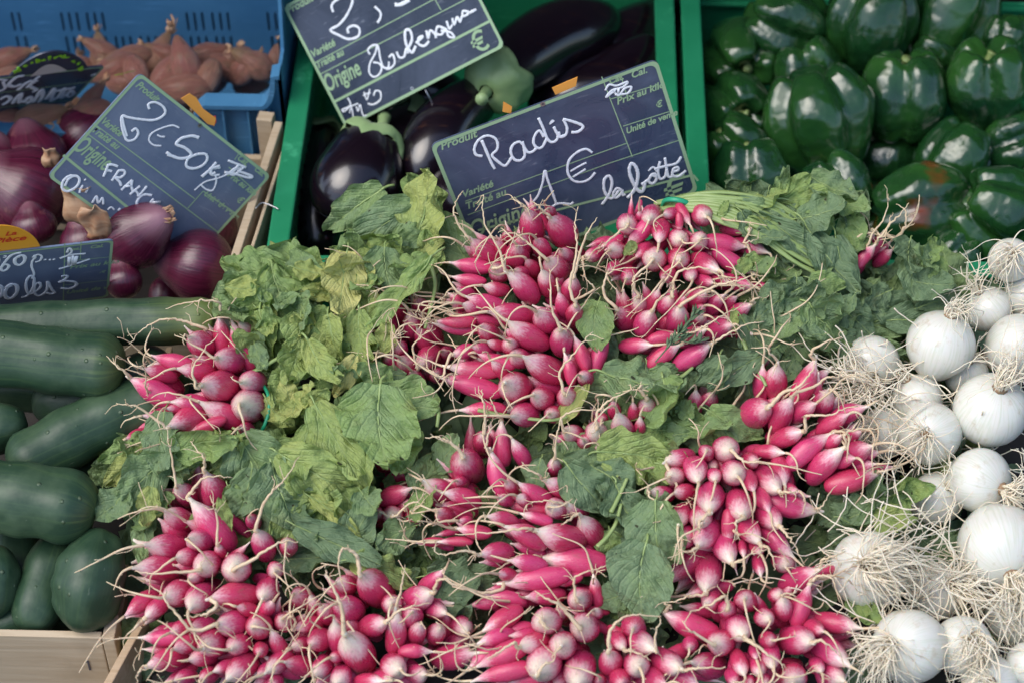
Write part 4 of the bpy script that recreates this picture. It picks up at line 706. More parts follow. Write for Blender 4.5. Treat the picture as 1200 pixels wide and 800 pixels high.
# ------------------------------------------------------------------ white onions
def onion_mesh(name, m, seed, nk=.10, squash=.97, ext=.75, ns=28):
    rnd = random.Random(seed); k = MB(); vs = []; nr = 20
    for i in range(nr+1):
        t = PI*i/nr; x = -math.cos(t)*.5*squash; r = .5*math.sin(t)**.92
        if x > .30: f = (x-.30)/(.5*squash-.30); r = r*(1-f)+nk*f*1.1*r/max(r, .01) if False else max(r, nk*(1-.2*f)); x += f*f*(ext-.5)
        if i in (0,): r = .002
        vs.append([(x, r*(1+.035*noise.noise(Vector((math.cos(a)*.8, math.sin(a)*.8, x+seed*5)))+.012*math.sin(a*9+seed))*math.cos(a), r*(1+.03*noise.noise(Vector((math.cos(a), math.sin(a), x+seed*3))))*math.sin(a)) for a in [2*PI*j/ns for j in range(ns)]])
    n = len(vs); flat = [p for row in vs for p in row]
    k.add(flat, [(i*ns+j, (i+1)*ns+j, (i+1)*ns+(j+1)%ns, i*ns+(j+1)%ns) for i in range(n-1) for j in range(ns)][0:] + [tuple(reversed(range((n-1)*ns, n*ns)))])
    return k.mesh(name, m)
WM = [onion_mesh('bulb', M['white'], s_, .13, rndq, .62) for s_, rndq in ((1, .95), (2, .88), (3, 1.0), (4, .92))]
# x, y, radius, root plate offset (fractions of the radius), root fall angle, roots, root length, lift, label
WO = """1102,403,40,.2,.85,20,26,40,.034,white onion with its roots fanned over its top, right of the bearded one
1021,425,33,-.1,-.5,200,60,62,.010,white onion behind the right radish bunch, a thick beard of roots on its front
1090,507,37,-.35,.0,255,22,60,.026,white onion with thin roots falling straight down from the middle of its face
1161,480,44,.1,.65,60,40,60,.034,large white onion at the right with roots spreading upward over the onion behind
1075,468,30,-.5,.8,150,10,30,.010,small white onion squeezed in above the onion with straight falling roots
1158,362,28,-.5,.75,120,14,40,.014,small white onion at the back, next to the crate edge
1192,404,36,.6,.5,320,26,40,.026,white onion cut by the right edge, just above the large one with upward roots
1184,305,26,-.1,.3,250,26,62,.040,topmost white onion with long roots hanging over its face
1203,347,27,.2,-.2,230,12,40,.016,white onion cut by the right edge, directly below the topmost onion
1148,562,38,.6,-.25,330,42,55,.030,white onion whose dark root plate faces right, roots flaring out around it
1097,584,31,.3,.5,60,12,40,.008,white onion sunk between its neighbours, left of the one with the dark root plate
1037,507,29,-.6,.1,180,12,50,.000,white onion in shade behind the trailing roots of the right radish bunch
1172,640,50,.1,-.62,280,44,80,.030,big round white onion at the right edge with a root mat below it
1018,668,46,-.15,.25,345,64,110,.022,large onion under a wide mat of wiry roots, below the curly greens
1066,757,44,-.62,.15,245,52,72,.032,glossy onion at the bottom with a dark root hub on its left side
1128,756,35,.15,.35,262,44,66,.026,small onion at the bottom with brownish roots running down its face
1098,692,34,.3,.3,340,56,100,.004,onion hidden under the root mat in the middle of the lower right
1190,720,36,.3,.6,250,24,70,.002,shaded onion half hidden below the big round one at the right edge
1206,778,27,.1,.2,230,6,30,.026,onion cut by the lower right corner
1160,800,33,-.2,.2,200,20,40,.020,onion cut by the bottom edge under the small brown-rooted one
1132,438,26,.0,.6,60,14,30,.004,small onion glimpsed between the fanned-root onion and the large one
1048,430,20,.2,.2,300,8,30,-.02,little onion lying deep behind the bearded one"""
HR = height
for q_, line in enumerate(WO.split('\n')):
    *nums, lab = line.split(',', 9); x, y, r, ox, oy, fa, nroot, rl, lift = map(float, nums); r *= 1.01; rl *= 1.15
    P = surf(x, y, lift-.012); s_ = mpp(P); Rr = r*s_; tz = math.sqrt(max(.05, 1-ox*ox-oy*oy)); rd = (RT*ox+UP*oy+TO*tz).normalized()
    t = empty('white_onion', P, lab, 'onion', 'fresh white onions piled at the right'); rot = frame(-rd, Vector((.3,.5,.6)), sr.uniform(0, 6))
    ob('bulb', WM[q_ % 4], t, TRS((0,0,0), rot, (2*Rr, 2*Rr, 2*Rr)))
    k = MB(); k.tube([rd*Rr*.90, rd*Rr*.975, rd*Rr*1.02], [Rr*.22, Rr*.17, Rr*.08], 9); ob('root_plate', k.mesh('root_plate', M['disc']), t)
    k = MB(); rr = random.Random(q_*7+1); fd = idir(fa); e1 = rd.orthogonal().normalized(); e2 = rd.cross(e1)
    for i in range(int(nroot*1.7)):
        a_ = rr.uniform(0, 2*PI); q = math.sqrt(rr.random())*.17*Rr; p = rd*Rr*.97+(e1*math.cos(a_)+e2*math.sin(a_))*q
        D = (rd*.75+(e1*math.cos(a_)+e2*math.sin(a_))*rr.uniform(.2, 1.1)+fd*rr.uniform(0, .6)).normalized(); L_ = rl*s_*rr.uniform(.4, 1.4); n = 14; pts = [p]
        ax = Vector([rr.uniform(-1, 1) for _ in range(3)]); spread = fd*.9+idir(fa+rr.gauss(0, 85))*1.2; hh = rr.uniform(1.03, 1.16)
        for j in range(n):
            D += spread*.10 + ax*.09 + Vector([rr.gauss(0, .125) for _ in range(3)]); c_ = pts[-1]
            if c_.length < Rr*1.9: D += c_.normalized()*max(-.3, min(.6, (hh*Rr-c_.length)/Rr*4))
            D += TO*max(-.22, min(.22, ((Rr*1.05-c_.dot(TO))/Rr-.1)*.12)); D.normalize(); nx = c_+D*L_/n
            if nx.length < Rr*1.03: nx = nx.normalized()*Rr*1.03
            pts.append(nx)
            if rr.random() < .08: ax = Vector([rr.uniform(-1, 1) for _ in range(3)])*2.2
        w0 = rr.uniform(.00035, .0008); k.tube(crom(pts, 2), [w0*(1-.6*j/(2*n)) for j in range(2*n+1)], 5)
    ob('root_tuft', k.mesh('root_tuft', M['oroot']), t)
    # neck running back into the pile
    k = MB(); k.tube([-rd*Rr*.9, -rd*Rr*1.35+Vector((0,.004,-.004)), -rd*Rr*1.9+Vector((0,.008,-.014))], [Rr*.32, Rr*.24, Rr*.22], 10); ob('neck', k.mesh('neck', M['stalk']), t)
k = MB(); rr = random.Random(31)                     # torn root threads lying across the pile
for i in range(330):
    x = rr.uniform(985, 1200); y = rr.uniform(395, 800)
    if i > 200: x = rr.gauss(1080, 60); y = rr.gauss(660, 28)
    if i > 290: x = rr.gauss(1020, 24); y = rr.gauss(450, 16)
    P = surf(x, y, rr.uniform(.012, .032) if i < 60 or i > 200 else rr.uniform(-.03, .006)); D = idir(rr.choice((170, 200, 340, 20, 260))+rr.gauss(0, 30)); pts = [P]
    for j in range(9): D = (D+Vector([rr.gauss(0, .22) for _ in range(3)])).normalized(); pts.append(pts[-1]+D*.0055)
    k.tube(crom(pts, 2), [.0006]*19, 4)
tag(ob('loose_root_threads', k.mesh('loose_root_threads', M['oroot'])), 'loose thin onion root threads scattered over the white onions', kind='stuff')

# ------------------------------------------------------------------ green peppers
def pepper_mesh(seed):
    rnd = random.Random(seed); k = MB(); nl = rnd.choice((3, 4, 4, 4)); nu, nv = 26, 48; ph = [2*PI*i/nl+rnd.uniform(-.22, .22) for i in range(nl)]; am = [rnd.uniform(.7, 1.25) for _ in range(nl)]
    el = rnd.uniform(.95, 1.15); taper = rnd.uniform(.02, .22); vs = []
    for i in range(nu+1):
        t = PI*i/nu; ct, st = math.cos(t), math.sin(t)
        for j in range(nv):
            a = 2*PI*j/nv; g = 0.
            for q, am_ in zip(ph, am):
                dl = (a-q+PI) % (2*PI)-PI; g = max(g, am_*math.exp(-(dl/.24)**2))
            r = abs(st)**.72*.5*(1-g*(.27+.14*max(0, ct)**1.0))*(1-taper*max(0, -ct)); z = ct*.5*el
            rho = r/.5
            if ct > 0: z -= .24*math.exp(-(rho/.34)**2)+.0; z += .045*(1-g)*math.exp(-((rho-.55)/.25)**2)
            else: z += .16*math.exp(-(rho/.30)**2); z -= .04*(1-g)*math.exp(-((rho-.5)/.25)**2)
            nn = noise.noise(Vector((r*math.cos(a)*3, r*math.sin(a)*3, z*3+seed*9)))*.085+noise.noise(Vector((r*math.cos(a)*8, r*math.sin(a)*8, z*6+seed*4)))*.012
            r *= 1+nn; vs.append((z, r*math.cos(a), r*math.sin(a)))
    k.add(vs, [(i*nv+j, i*nv+(j+1)%nv, (i+1)*nv+(j+1)%nv, (i+1)*nv+j) for i in range(nu) for j in range(nv)]); return k.mesh('flesh', M['pepper']), el
PM = [pepper_mesh(i) for i in range(9)]
def stem_mesh():
    k = MB(); pts = [(.20, 0, 0), (.26, 0, 0), (.30, .01, 0), (.35, .03, .01), (.40, .06, .02)]; k.tube(crom(pts, 3), [.15, .145, .10, .07, .055, .048, .045, .044, .043, .042, .045, .052, .058], 10); return k.mesh('stem', M['stalk'])
SM = stem_mesh()
PE = """961,142,64,105,.2,.150,0,large green pepper in the middle front, its broad lobes facing the viewer
867,68,50,280,.95,.135,0,green pepper at the back left of its crate, stem end towards the viewer
860,126,43,300,1.1,.135,0,star-ribbed green pepper by the left crate wall, below the stem-facing one
862,180,44,130,.2,.130,0,dull green pepper lower left against the crate wall, behind the lower-left glossy one
878,207,46,95,.1,.140,0,green pepper right behind the radish sign's lower right corner
922,24,48,160,.1,.170,0,bright green pepper at the top left of the pepper pile
1021,28,55,80,.5,.175,0,wrinkled green pepper at the top middle with dark dimple
1112,18,60,70,0,.165,0,two-lobed dark pepper at the top, right of the dimpled one
1059,112,55,92,.35,.150,0,deeply grooved green pepper right of the largest one
1158,100,53,100,.55,.160,0,pepper with a curled-in stem hollow at the right
1100,58,36,150,.3,.150,0,small speckled pepper between the two-lobed one and the grooved one
1119,188,46,60,.1,.120,0,green pepper below the stem-hollow one, in shade
1190,170,40,20,.1,.125,0,green pepper at the right edge with one bright highlight
1078,246,58,10,0,.125,1,green pepper turning red on its underside, lying at the crate front
1172,255,56,150,.2,.140,0,green pepper at the front right corner, curving round its lobes
980,222,42,120,0,.130,0,green pepper sunk behind the radish leaves, in front of the largest pepper
1180,44,28,90,.2,.165,0,small pepper peeping out at the top right edge
945,84,44,110,.4,.140,0,light green pepper mostly hidden behind the largest one
1120,300,32,40,0,.120,0,pepper at the bottom of the crate just behind the crate rim
1040,190,44,200,0,.085,0,dark pepper deep in the gap left of the shaded one
1010,60,40,200,.2,.120,0,pepper in the second layer under the dimpled one
1150,235,40,100,0,.075,0,pepper in the bottom layer under the front right corner one
910,170,44,100,0,.085,0,pepper in the bottom layer between the wall and the largest pepper
1200,95,44,100,0,.110,0,pepper cut by the right edge beside the stem-hollow one
1030,270,40,10,0,.080,0,pepper under the reddening one
1205,215,36,100,0,.100,0,pepper cut by the right edge above the front corner one"""
for q_, line in enumerate(PE.split('\n')):
    *nums, lab = line.split(',', 7); x, y, r, an, ph_, z, ripe = map(float, nums); P = lvl(x, y, z-.025); s_ = mpp(P); D_ = 2*r*s_*1.03; d = idir(an, ph_); me, el = PM[q_ % 9]
    t = empty('green_pepper', P, lab, 'pepper', 'green bell peppers in the green crate'); Mx = TRS((0,0,0), frame(d, TO, random.Random(q_).uniform(0, 6.28)), (D_/max(1., el), D_, D_))
    o = ob('flesh', me, t, Mx); o['ripe'] = ripe; ob('stem', SM, t, Mx)

# ------------------------------------------------------------------ aubergines
def aubergine(lab, pts, r, pz, cal=True, group='aubergines in the green crate'):
    Q = crom(pts, 8); n = len(Q)-1; c = Q[n//2]; t = empty('aubergine', c, lab, 'aubergine', group)
    k = MB(); L = sum((Q[i+1]-Q[i]).length for i in range(n)); rr = []
    for i in range(n+1):
        u = i/n; rr.append(max(.002, r*(math.sqrt(max(0, 1-((u-.62)/.38)**2)) if u > .62 else (.62+.38*math.sin(min(1, u/.62)*PI/2)) * (1 if u > .04 else .8))))
    k.tube([q-c for q in Q], rr, 28); ob('flesh', k.mesh('flesh', M['aub']), t)
    if cal:
        d = (Q[1]-Q[0]).normalized(); e1 = d.orthogonal().normalized(); e2 = d.cross(e1); k = MB(); ns = 30; r0 = rr[2]; vs = []; rows = 9
        for i in range(rows):
            for j in range(ns):
                a = 2*PI*j/ns; lobe = .80+.75*(1-abs(((a*4/(2*PI)) % 1)*2-1))**1.6+.2*math.sin(a+1); u = i/(rows-1); ax = -.30*r0+u*lobe*r0*1.05; rad = (r0*.28+(r0*1.15-r0*.28)*math.sin(min(1, u*1.9)*PI/2)+r0*.12*max(0,u-.75)*lobe)*(1+.02*math.sin(a*10)); vs.append(Q[0]-c+d*ax+(e1*math.cos(a)+e2*math.sin(a))*rad*(1+.16*u*noise.noise(Vector((math.cos(a)*3, math.sin(a)*3, u*3+r*99)))+.05*math.sin(a*9+u*4)*u)+d*(r0*.22*noise.noise(Vector((math.cos(a)*2, math.sin(a)*2, 5)))*u))
        k.add(vs, [(i*ns+j, i*ns+(j+1)%ns, (i+1)*ns+(j+1)%ns, (i+1)*ns+j) for i in range(rows-1) for j in range(ns)])
        cap_o = ob('calyx', k.mesh('calyx', M['calyx']), t); sm = cap_o.modifiers.new('thick', 'SOLIDIFY'); sm.thickness = .0012; sm.offset = 1
        st = MB(); a0 = Q[0]-c; st.tube(crom([a0+d*.002, a0-d*r0*.35, a0-d*r0*.8+e1*r0*.1, a0-d*r0*1.25+e1*r0*.3], 4), [r0*.32, r0*.3, r0*.27, r0*.24, r0*.22, r0*.21, r0*.2, r0*.2, r0*.2, r0*.19, r0*.2, r0*.22, r0*.24], 12); ob('stem', st.mesh('stem', M['calyx']), t)
L_ = lvl
aubergine('long glossy aubergine with one bright reflection, left of the radish sign', [L_(566,112,.150), L_(540,130,.150), L_(515,160,.145), L_(500,195,.135), L_(488,226,.125)], .030, 0, False)
aubergine('aubergine with a big pale green calyx, upper middle of its crate', [L_(574,104,.17), L_(600,78,.16), L_(640,52,.15), L_(680,38,.14), L_(722,26,.13)], .035, 0)
aubergine('fat aubergine with a thin green cap, at the lower left of its crate', [L_(440,165,.150), L_(432,180,.148), L_(422,205,.142), L_(408,232,.135), L_(396,262,.120)], .038, 0)
aubergine('dark aubergine showing between the fat one and the long one, only its shoulder lit', [L_(500,140,.11), L_(470,160,.11), L_(452,190,.10), L_(450,230,.09), L_(452,262,.08)], .032, 0)
aubergine('dark aubergine lying behind the top edge of the radish sign', [L_(770,60,.12), L_(740,80,.12), L_(705,105,.115), L_(660,120,.11), L_(620,135,.10)], .033, 0, False)
aubergine('nearly black aubergine in the upper right of its crate', [L_(790,20,.10), L_(750,40,.11), L_(710,66,.11), L_(670,80,.10)], .033, 0, False)
aubergine('aubergine against the left crate wall, in deep shade', [L_(375,160,.07), L_(372,200,.08), L_(368,240,.08), L_(372,280,.07), L_(382,310,.06)], .030, 0)
aubergine('aubergine under the aubergine price sign, hardly lit', [L_(420,100,.09), L_(450,112,.10), L_(500,118,.10), L_(540,112,.09)], .032, 0)
aubergine('purple-brown aubergine end behind the pale leaf left of the radish sign', [L_(560,250,.125), L_(545,235,.13), L_(520,222,.12), L_(490,240,.10)], .026, 0, False)

# ------------------------------------------------------------------ cucumbers
def cucumber(lab, pts, r, seed):
    Q = crom(pts, 12); n = len(Q)-1; c = Q[n//2]; ax = (Q[-1]-Q[0]).normalized(); rot = frame(ax, TO); L = (Q[-1]-Q[0]).length
    inv = rot.transposed(); k = MB(); P = [inv @ (q-c) for q in Q]; shift = Vector(((P[0].x+P[-1].x)/2, 0, 0)); rr = []
    for i in range(n+1):
        x = (i/n-.5)*L; e = L/2-abs(x); rr.append(r*min(1, (1-(1-min(1, e/(r*1.25)))**2)**.5+.02)*(1+.03*math.sin(i*.8+seed)))
    ns = 40; k.tube([p-shift for p in P], rr, ns)
    k.v = [tuple(Vector(v)*(1+.0)+Vector((0,1,0))*0) for v in k.v]; nv = []
    for i, v in enumerate(k.v):
        if i >= (n+1)*ns: nv.append(v); continue
        ctr = P[i//ns]-shift; rad = Vector(v)-ctr; a = 2*PI*(i % ns)/ns
        nv.append(tuple(ctr+rad*(1+(.028*math.cos(a*5+seed)+.055*noise.noise(Vector((v[0]*30+seed, math.cos(a)*1.5, math.sin(a)*1.5)))+.014*noise.noise(Vector((v[0]*160+seed, math.cos(a)*5, math.sin(a)*5)))))))
    k.v = nv; o = ob('cucumber', k.mesh('cucumber', M['cuc'])); o.matrix_basis = TRS(c+rot@shift, rot); tag(o, lab, 'cucumber', 'cucumbers in the wooden crate')
def S_(x, y, o): return surf(x, y, o-.018)
cucumber('cucumber lying furthest back, directly under the small price sign', [S_(-120,392,.02), S_(0,384,.02), S_(120,378,.02), S_(215,376,.018), S_(252,378,.014)], .0185, 1)
cucumber('thick cucumber second from the back with a yellowish right tip', [S_(-130,405,.03), S_(-20,412,.034), S_(70,424,.034), S_(147,434,.030)], .0255, 2)
cucumber('cucumber lying diagonally, its right end under the radish roots', [S_(15,556,.012), S_(70,520,.016), S_(140,486,.014), S_(215,462,.006)], .0235, 3)
cucumber('fat cucumber in the middle with pale stripes towards its right tip', [S_(-130,560,.034), S_(-30,578,.040), S_(50,588,.040), S_(113,603,.034)], .0275, 4)
cucumber('upright cucumber at the front, right beside the radish leaves', [S_(122,625,.020), S_(108,668,.026), S_(102,698,.020), S_(99,728,-.006)], .0265, 5)
cucumber('dark cucumber end at the left edge between the two thick ones', [S_(-110,512,.010), S_(-50,506,.010), S_(33,497,.008)], .0200, 6)
cucumber('small dark cucumber in the shade behind the upright one', [S_(72,632,-.004), S_(52,680,.000), S_(36,740,.000)], .0185, 7)
cucumber('light green cucumber tip at the lower left edge', [S_(-4,640,.012), S_(-8,685,.010), S_(-10,718,-.008)], .0190, 8)
cucumber('cucumber in the lower layer showing behind the diagonal one', [S_(40,470,-.025), S_(100,470,-.02), S_(170,440,-.02), S_(200,420,-.02)], .0200, 9)
cucumber('cucumber in the lower layer beneath the middle one, left of the leaves', [S_(60,560,-.03), S_(130,545,-.025), S_(200,520,-.025)], .0200, 10)
cucumber('cucumber at the bottom of the crate behind the front board', [S_(-40,760,-.02), S_(30,720,-.02), S_(120,700,-.03)], .0200, 11)
cucumber('cucumber at the bottom of the crate near its back', [S_(-60,460,-.035), S_(60,455,-.035), S_(170,500,-.03)], .0200, 12)

cucumber('cucumber low in the crate between the upright one and the left edge', [S_(20,600,-.03), S_(24,680,-.03), S_(28,745,-.035)], .0200, 13)
# ------------------------------------------------------------------ red onions
OM = [onion_mesh('bulb', M['ronion'], s_, .055, q, e) for s_, q, e in ((11, .88, .70), (12, .80, .66), (13, .95, .74))]
def husk(parent, P, d, sz, seed, nm='husk', n=7):
    rnd = random.Random(seed); k = MB()
    for i in range(n):
        a = rnd.uniform(0, 2*PI); e1 = d.orthogonal().normalized(); e2 = d.cross(e1); s0 = (e1*math.cos(a)+e2*math.sin(a)); tip = P+(d*rnd.uniform(.5, 1.1)+s0*rnd.uniform(.1, .7))*sz; w_ = s0.cross(d)*sz*rnd.uniform(.15, .35)
        mid = P.lerp(tip, .5)+s0*sz*.12; k.add([P-w_*.5, P+w_*.5, mid+w_, tip+w_*.3, tip-w_*.4, mid-w_], [(0,1,2,5), (5,2,3,4)])
    o = ob(nm, k.mesh(nm, M['husk']), parent); sm = o.modifiers.new('thick', 'SOLIDIFY'); sm.thickness = .0005; return o
RO = """30,228,58,150,.5,.135,big dark red onion at the left edge, peeling skin on its top
38,184,42,100,.3,.130,red onion at the left edge behind the big dark one, its neck pointing up
158,275,42,25,.6,.176,red onion with pale dry neck facing right, in front of the chalked price sign
234,312,45,170,.1,.145,oval red onion at the right end, touching the wooden crate wall
40,265,27,100,.3,.150,small matt red onion behind the yellow-orange round card
145,330,22,100,.0,.155,small red onion right of the little price sign
100,285,30,100,.2,.145,red onion tucked behind the upper right corner of the little price sign
195,348,26,0,0,.100,deep red onion peeping out under the oval one
100,160,38,30,0,.115,red onion hidden behind the left corner of the chalked price sign
-4,205,40,90,0,.130,red onion cut by the left edge
80,235,34,60,.3,.105,shaded red onion between the big dark one and the price sign
210,240,34,60,.2,.090,red onion in the shade under the chalked price sign
250,270,30,60,.2,.075,red onion low in the crate by its right wall"""
for q_, line in enumerate(RO.split('\n')):
    *nums, lab = line.split(',', 6); x, y, r, an, ph_, z = map(float, nums); P = lvl(x, y, z-.01); s_ = mpp(P); D_ = 2*r*s_; d = idir(an, ph_)
    t = empty('red_onion', P, lab, 'onion', 'red onions in the wooden crate'); ob('bulb', OM[q_ % 3], t, TRS((0,0,0), frame(d, TO, q_*1.3), (D_, D_*.98, D_)))
    if q_ == 2: husk(t, d*(D_*.56), d, D_*.22, q_, n=12)
# dry papery onion skins lying loose
for x, y, z, sz, sd, lab in ((94,240,.205,.026,2,'pale crinkled dry onion skin standing against the chalked price sign'), (112,262,.195,.022,5,'orange-brown dry onion skin between the red onions'), (60,185,.200,.014,9,'little golden skin flake at the left corner of the chalked price sign')):
    P = lvl(x, y, z); k = MB(); rnd = random.Random(sd); n = 9; vs = []
    for i in range(n):
        for j in range(n):
            u, v = i/(n-1)-.5, j/(n-1)-.5; q = Vector((u*sz*1.1*(1-.5*abs(v)), 0, v*sz*1.5)); q += (TO*(.15*sz*math.cos(u*4)*math.cos(v*2)) + Vector([sz*.26*noise.noise(Vector((u*2.6, v*2.2, sd*3+c_*5))) for c_ in range(3)])); vs.append(q)
    k.add(vs, [(i*n+j, i*n+j+1, (i+1)*n+j+1, (i+1)*n+j) for i in range(n-1) for j in range(n-1)]); o = ob('onion_skin', k.mesh('onion_skin', M['husk'])); o.location = P; sm = o.modifiers.new('thick', 'SOLIDIFY'); sm.thickness = .0005; tag(o, lab, 'onion skin')

# ------------------------------------------------------------------ shallots
SHM = [onion_mesh('bulb', M['shallot'], s_, .05, q, e) for s_, q, e in ((21, .9, .76), (22, .95, .84), (23, .85, .70))]
SH = """40,142,26,20,.1,.128,.75,long orange-brown shallot in front of the black oval-topped sign
14,143,20,170,.1,.125,.8,shallot cut by the left edge below the black oval-topped sign
70,146,20,10,.2,.120,.8,grey-skinned shallot at the right end of the row below the black sign
103,122,22,55,.0,.132,.50,slim shallot with a long dry neck bent up to the right, beside the black sign
108,135,24,200,.3,.130,.8,round reddish shallot between the black sign and the chalked price sign
140,80,30,200,.1,.125,.60,pink shallot at the back left with its neck behind the black sign
178,74,26,60,.0,.118,.62,brown leafy-skinned shallot at the back middle
150,98,26,350,.1,.118,.62,shaded shallot below the pink one
219,80,28,108,.1,.140,.66,bright pink-brown shallot standing upright with a dry tip
218,105,30,185,.0,.132,.62,tan shallot right behind the top corner of the chalked price sign
185,98,22,20,.2,.115,.7,shallot in shade left of the tan one
262,80,26,160,.1,.122,.62,blotchy shallot right of the upright one
285,84,20,40,.3,.125,.75,short shallot near the cut-down right end of the crate
304,78,20,150,.3,.130,.85,round pink shallot at the right end of the crate, by the step of its front
322,68,12,80,.0,.135,.7,small shallot tip sticking up at the far right of the blue crate
8,70,20,20,.1,.115,.7,dull brown shallot at the far left back of the crate
14,95,22,10,.1,.110,.8,orange shallot at the far left behind the black sign
60,75,18,20,.1,.095,.8,shallot behind the oval top of the black sign
245,95,22,200,.1,.105,.8,shallot in the second layer under the blotchy one
120,70,18,100,0,.105,.8,little brown shallot between the back wall and the pink one
170,120,20,0,0,.095,.8,shallot low in the crate behind the chalked sign
210,125,22,0,0,.090,.8,shallot low behind the top corner of the chalked sign
60,120,20,0,0,.090,.8,shallot low under the black sign
290,100,18,0,0,.095,.8,shallot low in front of the round pink one
158,66,22,185,.1,.128,.62,shallot lying along the back wall left of the upright one
196,86,24,230,.2,.134,.62,tan shallot leaning down left of the upright one
240,64,22,15,.1,.126,.60,shallot against the back wall right of the upright one
244,92,24,250,.2,.136,.62,shallot pointing down at the cut-down step of the crate front
276,68,20,200,.1,.128,.62,slim shallot by the back wall above the short one
160,86,24,290,.2,.134,.62,shallot pointing towards the chalked price sign between pink and brown ones
124,62,20,150,.1,.122,.62,small shallot at the back wall above the sign's right corner
200,64,18,160,.0,.128,.62,thin shallot at the back wall touching the upright one
95,80,18,0,0,.10,.8,shallot low between the black sign and the back wall"""
for q_, line in enumerate(SH.split('\n')):
    *nums, lab = line.split(',', 7); x, y, r, an, ph_, z, asp = map(float, nums); P = lvl(x, y, z-.008); s_ = mpp(P); D_ = 2*r*s_; d = idir(an, ph_)
    t = empty('shallot', P, lab, 'shallot', 'shallots in the blue crate'); ob('bulb', SHM[q_ % 3], t, TRS((0,0,0), frame(d, TO, q_*1.7), (D_*1.15, D_*asp, D_*asp)))
    husk(t, d*(D_*(.9 if q_ % 3 else .75)), d, D_*.25, q_+40, n=5)
# ------------------------------------------------------------------ price signs
def proj(P):
    r = P-CAM; z = r.dot(VD); return (600+FPX*r.dot(RT)/z, 400-FPX*r.dot(UP)/z)
def pose(cor, aspect, ctr_px, zc, wx=None, tilt0=.5):
    """rectangle whose corners (top left, top right, bottom right, bottom left) are seen at cor; its middle lies at height zc"""
    Pc = np.array(surf(ctr_px[0], ctr_px[1], 0, zc, 0)); cam_ = np.array(CAM); dist = np.linalg.norm(Pc-cam_)
    tl, tr, br, bl = [np.array(c, float) for c in cor]; top = tr-tl; ang = math.degrees(math.atan2(-top[1], top[0])); s_ = mpp(Vector(Pc)); W = np.linalg.norm(top)*s_
    n0 = (TO*math.cos(tilt0)+UP*(-math.sin(tilt0)) if False else (TO*.8+Vector((0,0,1))*.0+VD*0+UP*.0+Vector((0,-.6,.2)))).normalized()
    x0 = idir(ang); x0 = (x0-n0*x0.dot(n0)).normalized(); y0 = n0.cross(x0); R0 = np.array(Matrix((x0, y0, n0)).transposed())
    def rod(w):
        th = np.linalg.norm(w)
        if th < 1e-9: return np.eye(3)
        k = w/th; Kx = np.array([[0,-k[2],k[1]],[k[2],0,-k[0]],[-k[1],k[0],0]]); return np.eye(3)+math.sin(th)*Kx+(1-math.cos(th))*Kx@Kx
    def corners(p):
        Rm = rod(p[:3])@R0; W_ = p[5]; H_ = W_/aspect; c = Pc+np.array(RT)*p[3]+np.array(UP)*p[4]; return Rm, c, [c+Rm@np.array((a*W_/2, b*H_/2, 0)) for a, b in ((-1,1),(1,1),(1,-1),(-1,-1))]
    def res(p):
        _, _, q = corners(p); out = []
        for P, c in zip(q, cor): u, v = proj(Vector(P)); out += [u-c[0], v-c[1]]
        return np.array(out)
    p = np.array([0,0,0,0,0,W], float)
    for it in range(60):
        r = res(p); J = np.zeros((8, 6))
        for i in range(6):
            dp = p.copy(); h = 1e-5; dp[i] += h; J[:, i] = (res(dp)-r)/h
        reg = np.diag([40., 40, 40, 0, 0, 0]); p = p-np.linalg.solve(J.T@J+reg*2+np.eye(6)*1e-6, J.T@r)*.7
    Rm, c, q = corners(p); print('sign pose', ctr_px, 'W', round(p[5], 3), 'res', np.round(res(p), 1), 'n', np.round(Rm[:, 2], 2), 'c', np.round(c, 3), flush=True)
    return Matrix([list(r) for r in Rm]), Vector(c), p[5], p[5]/aspect
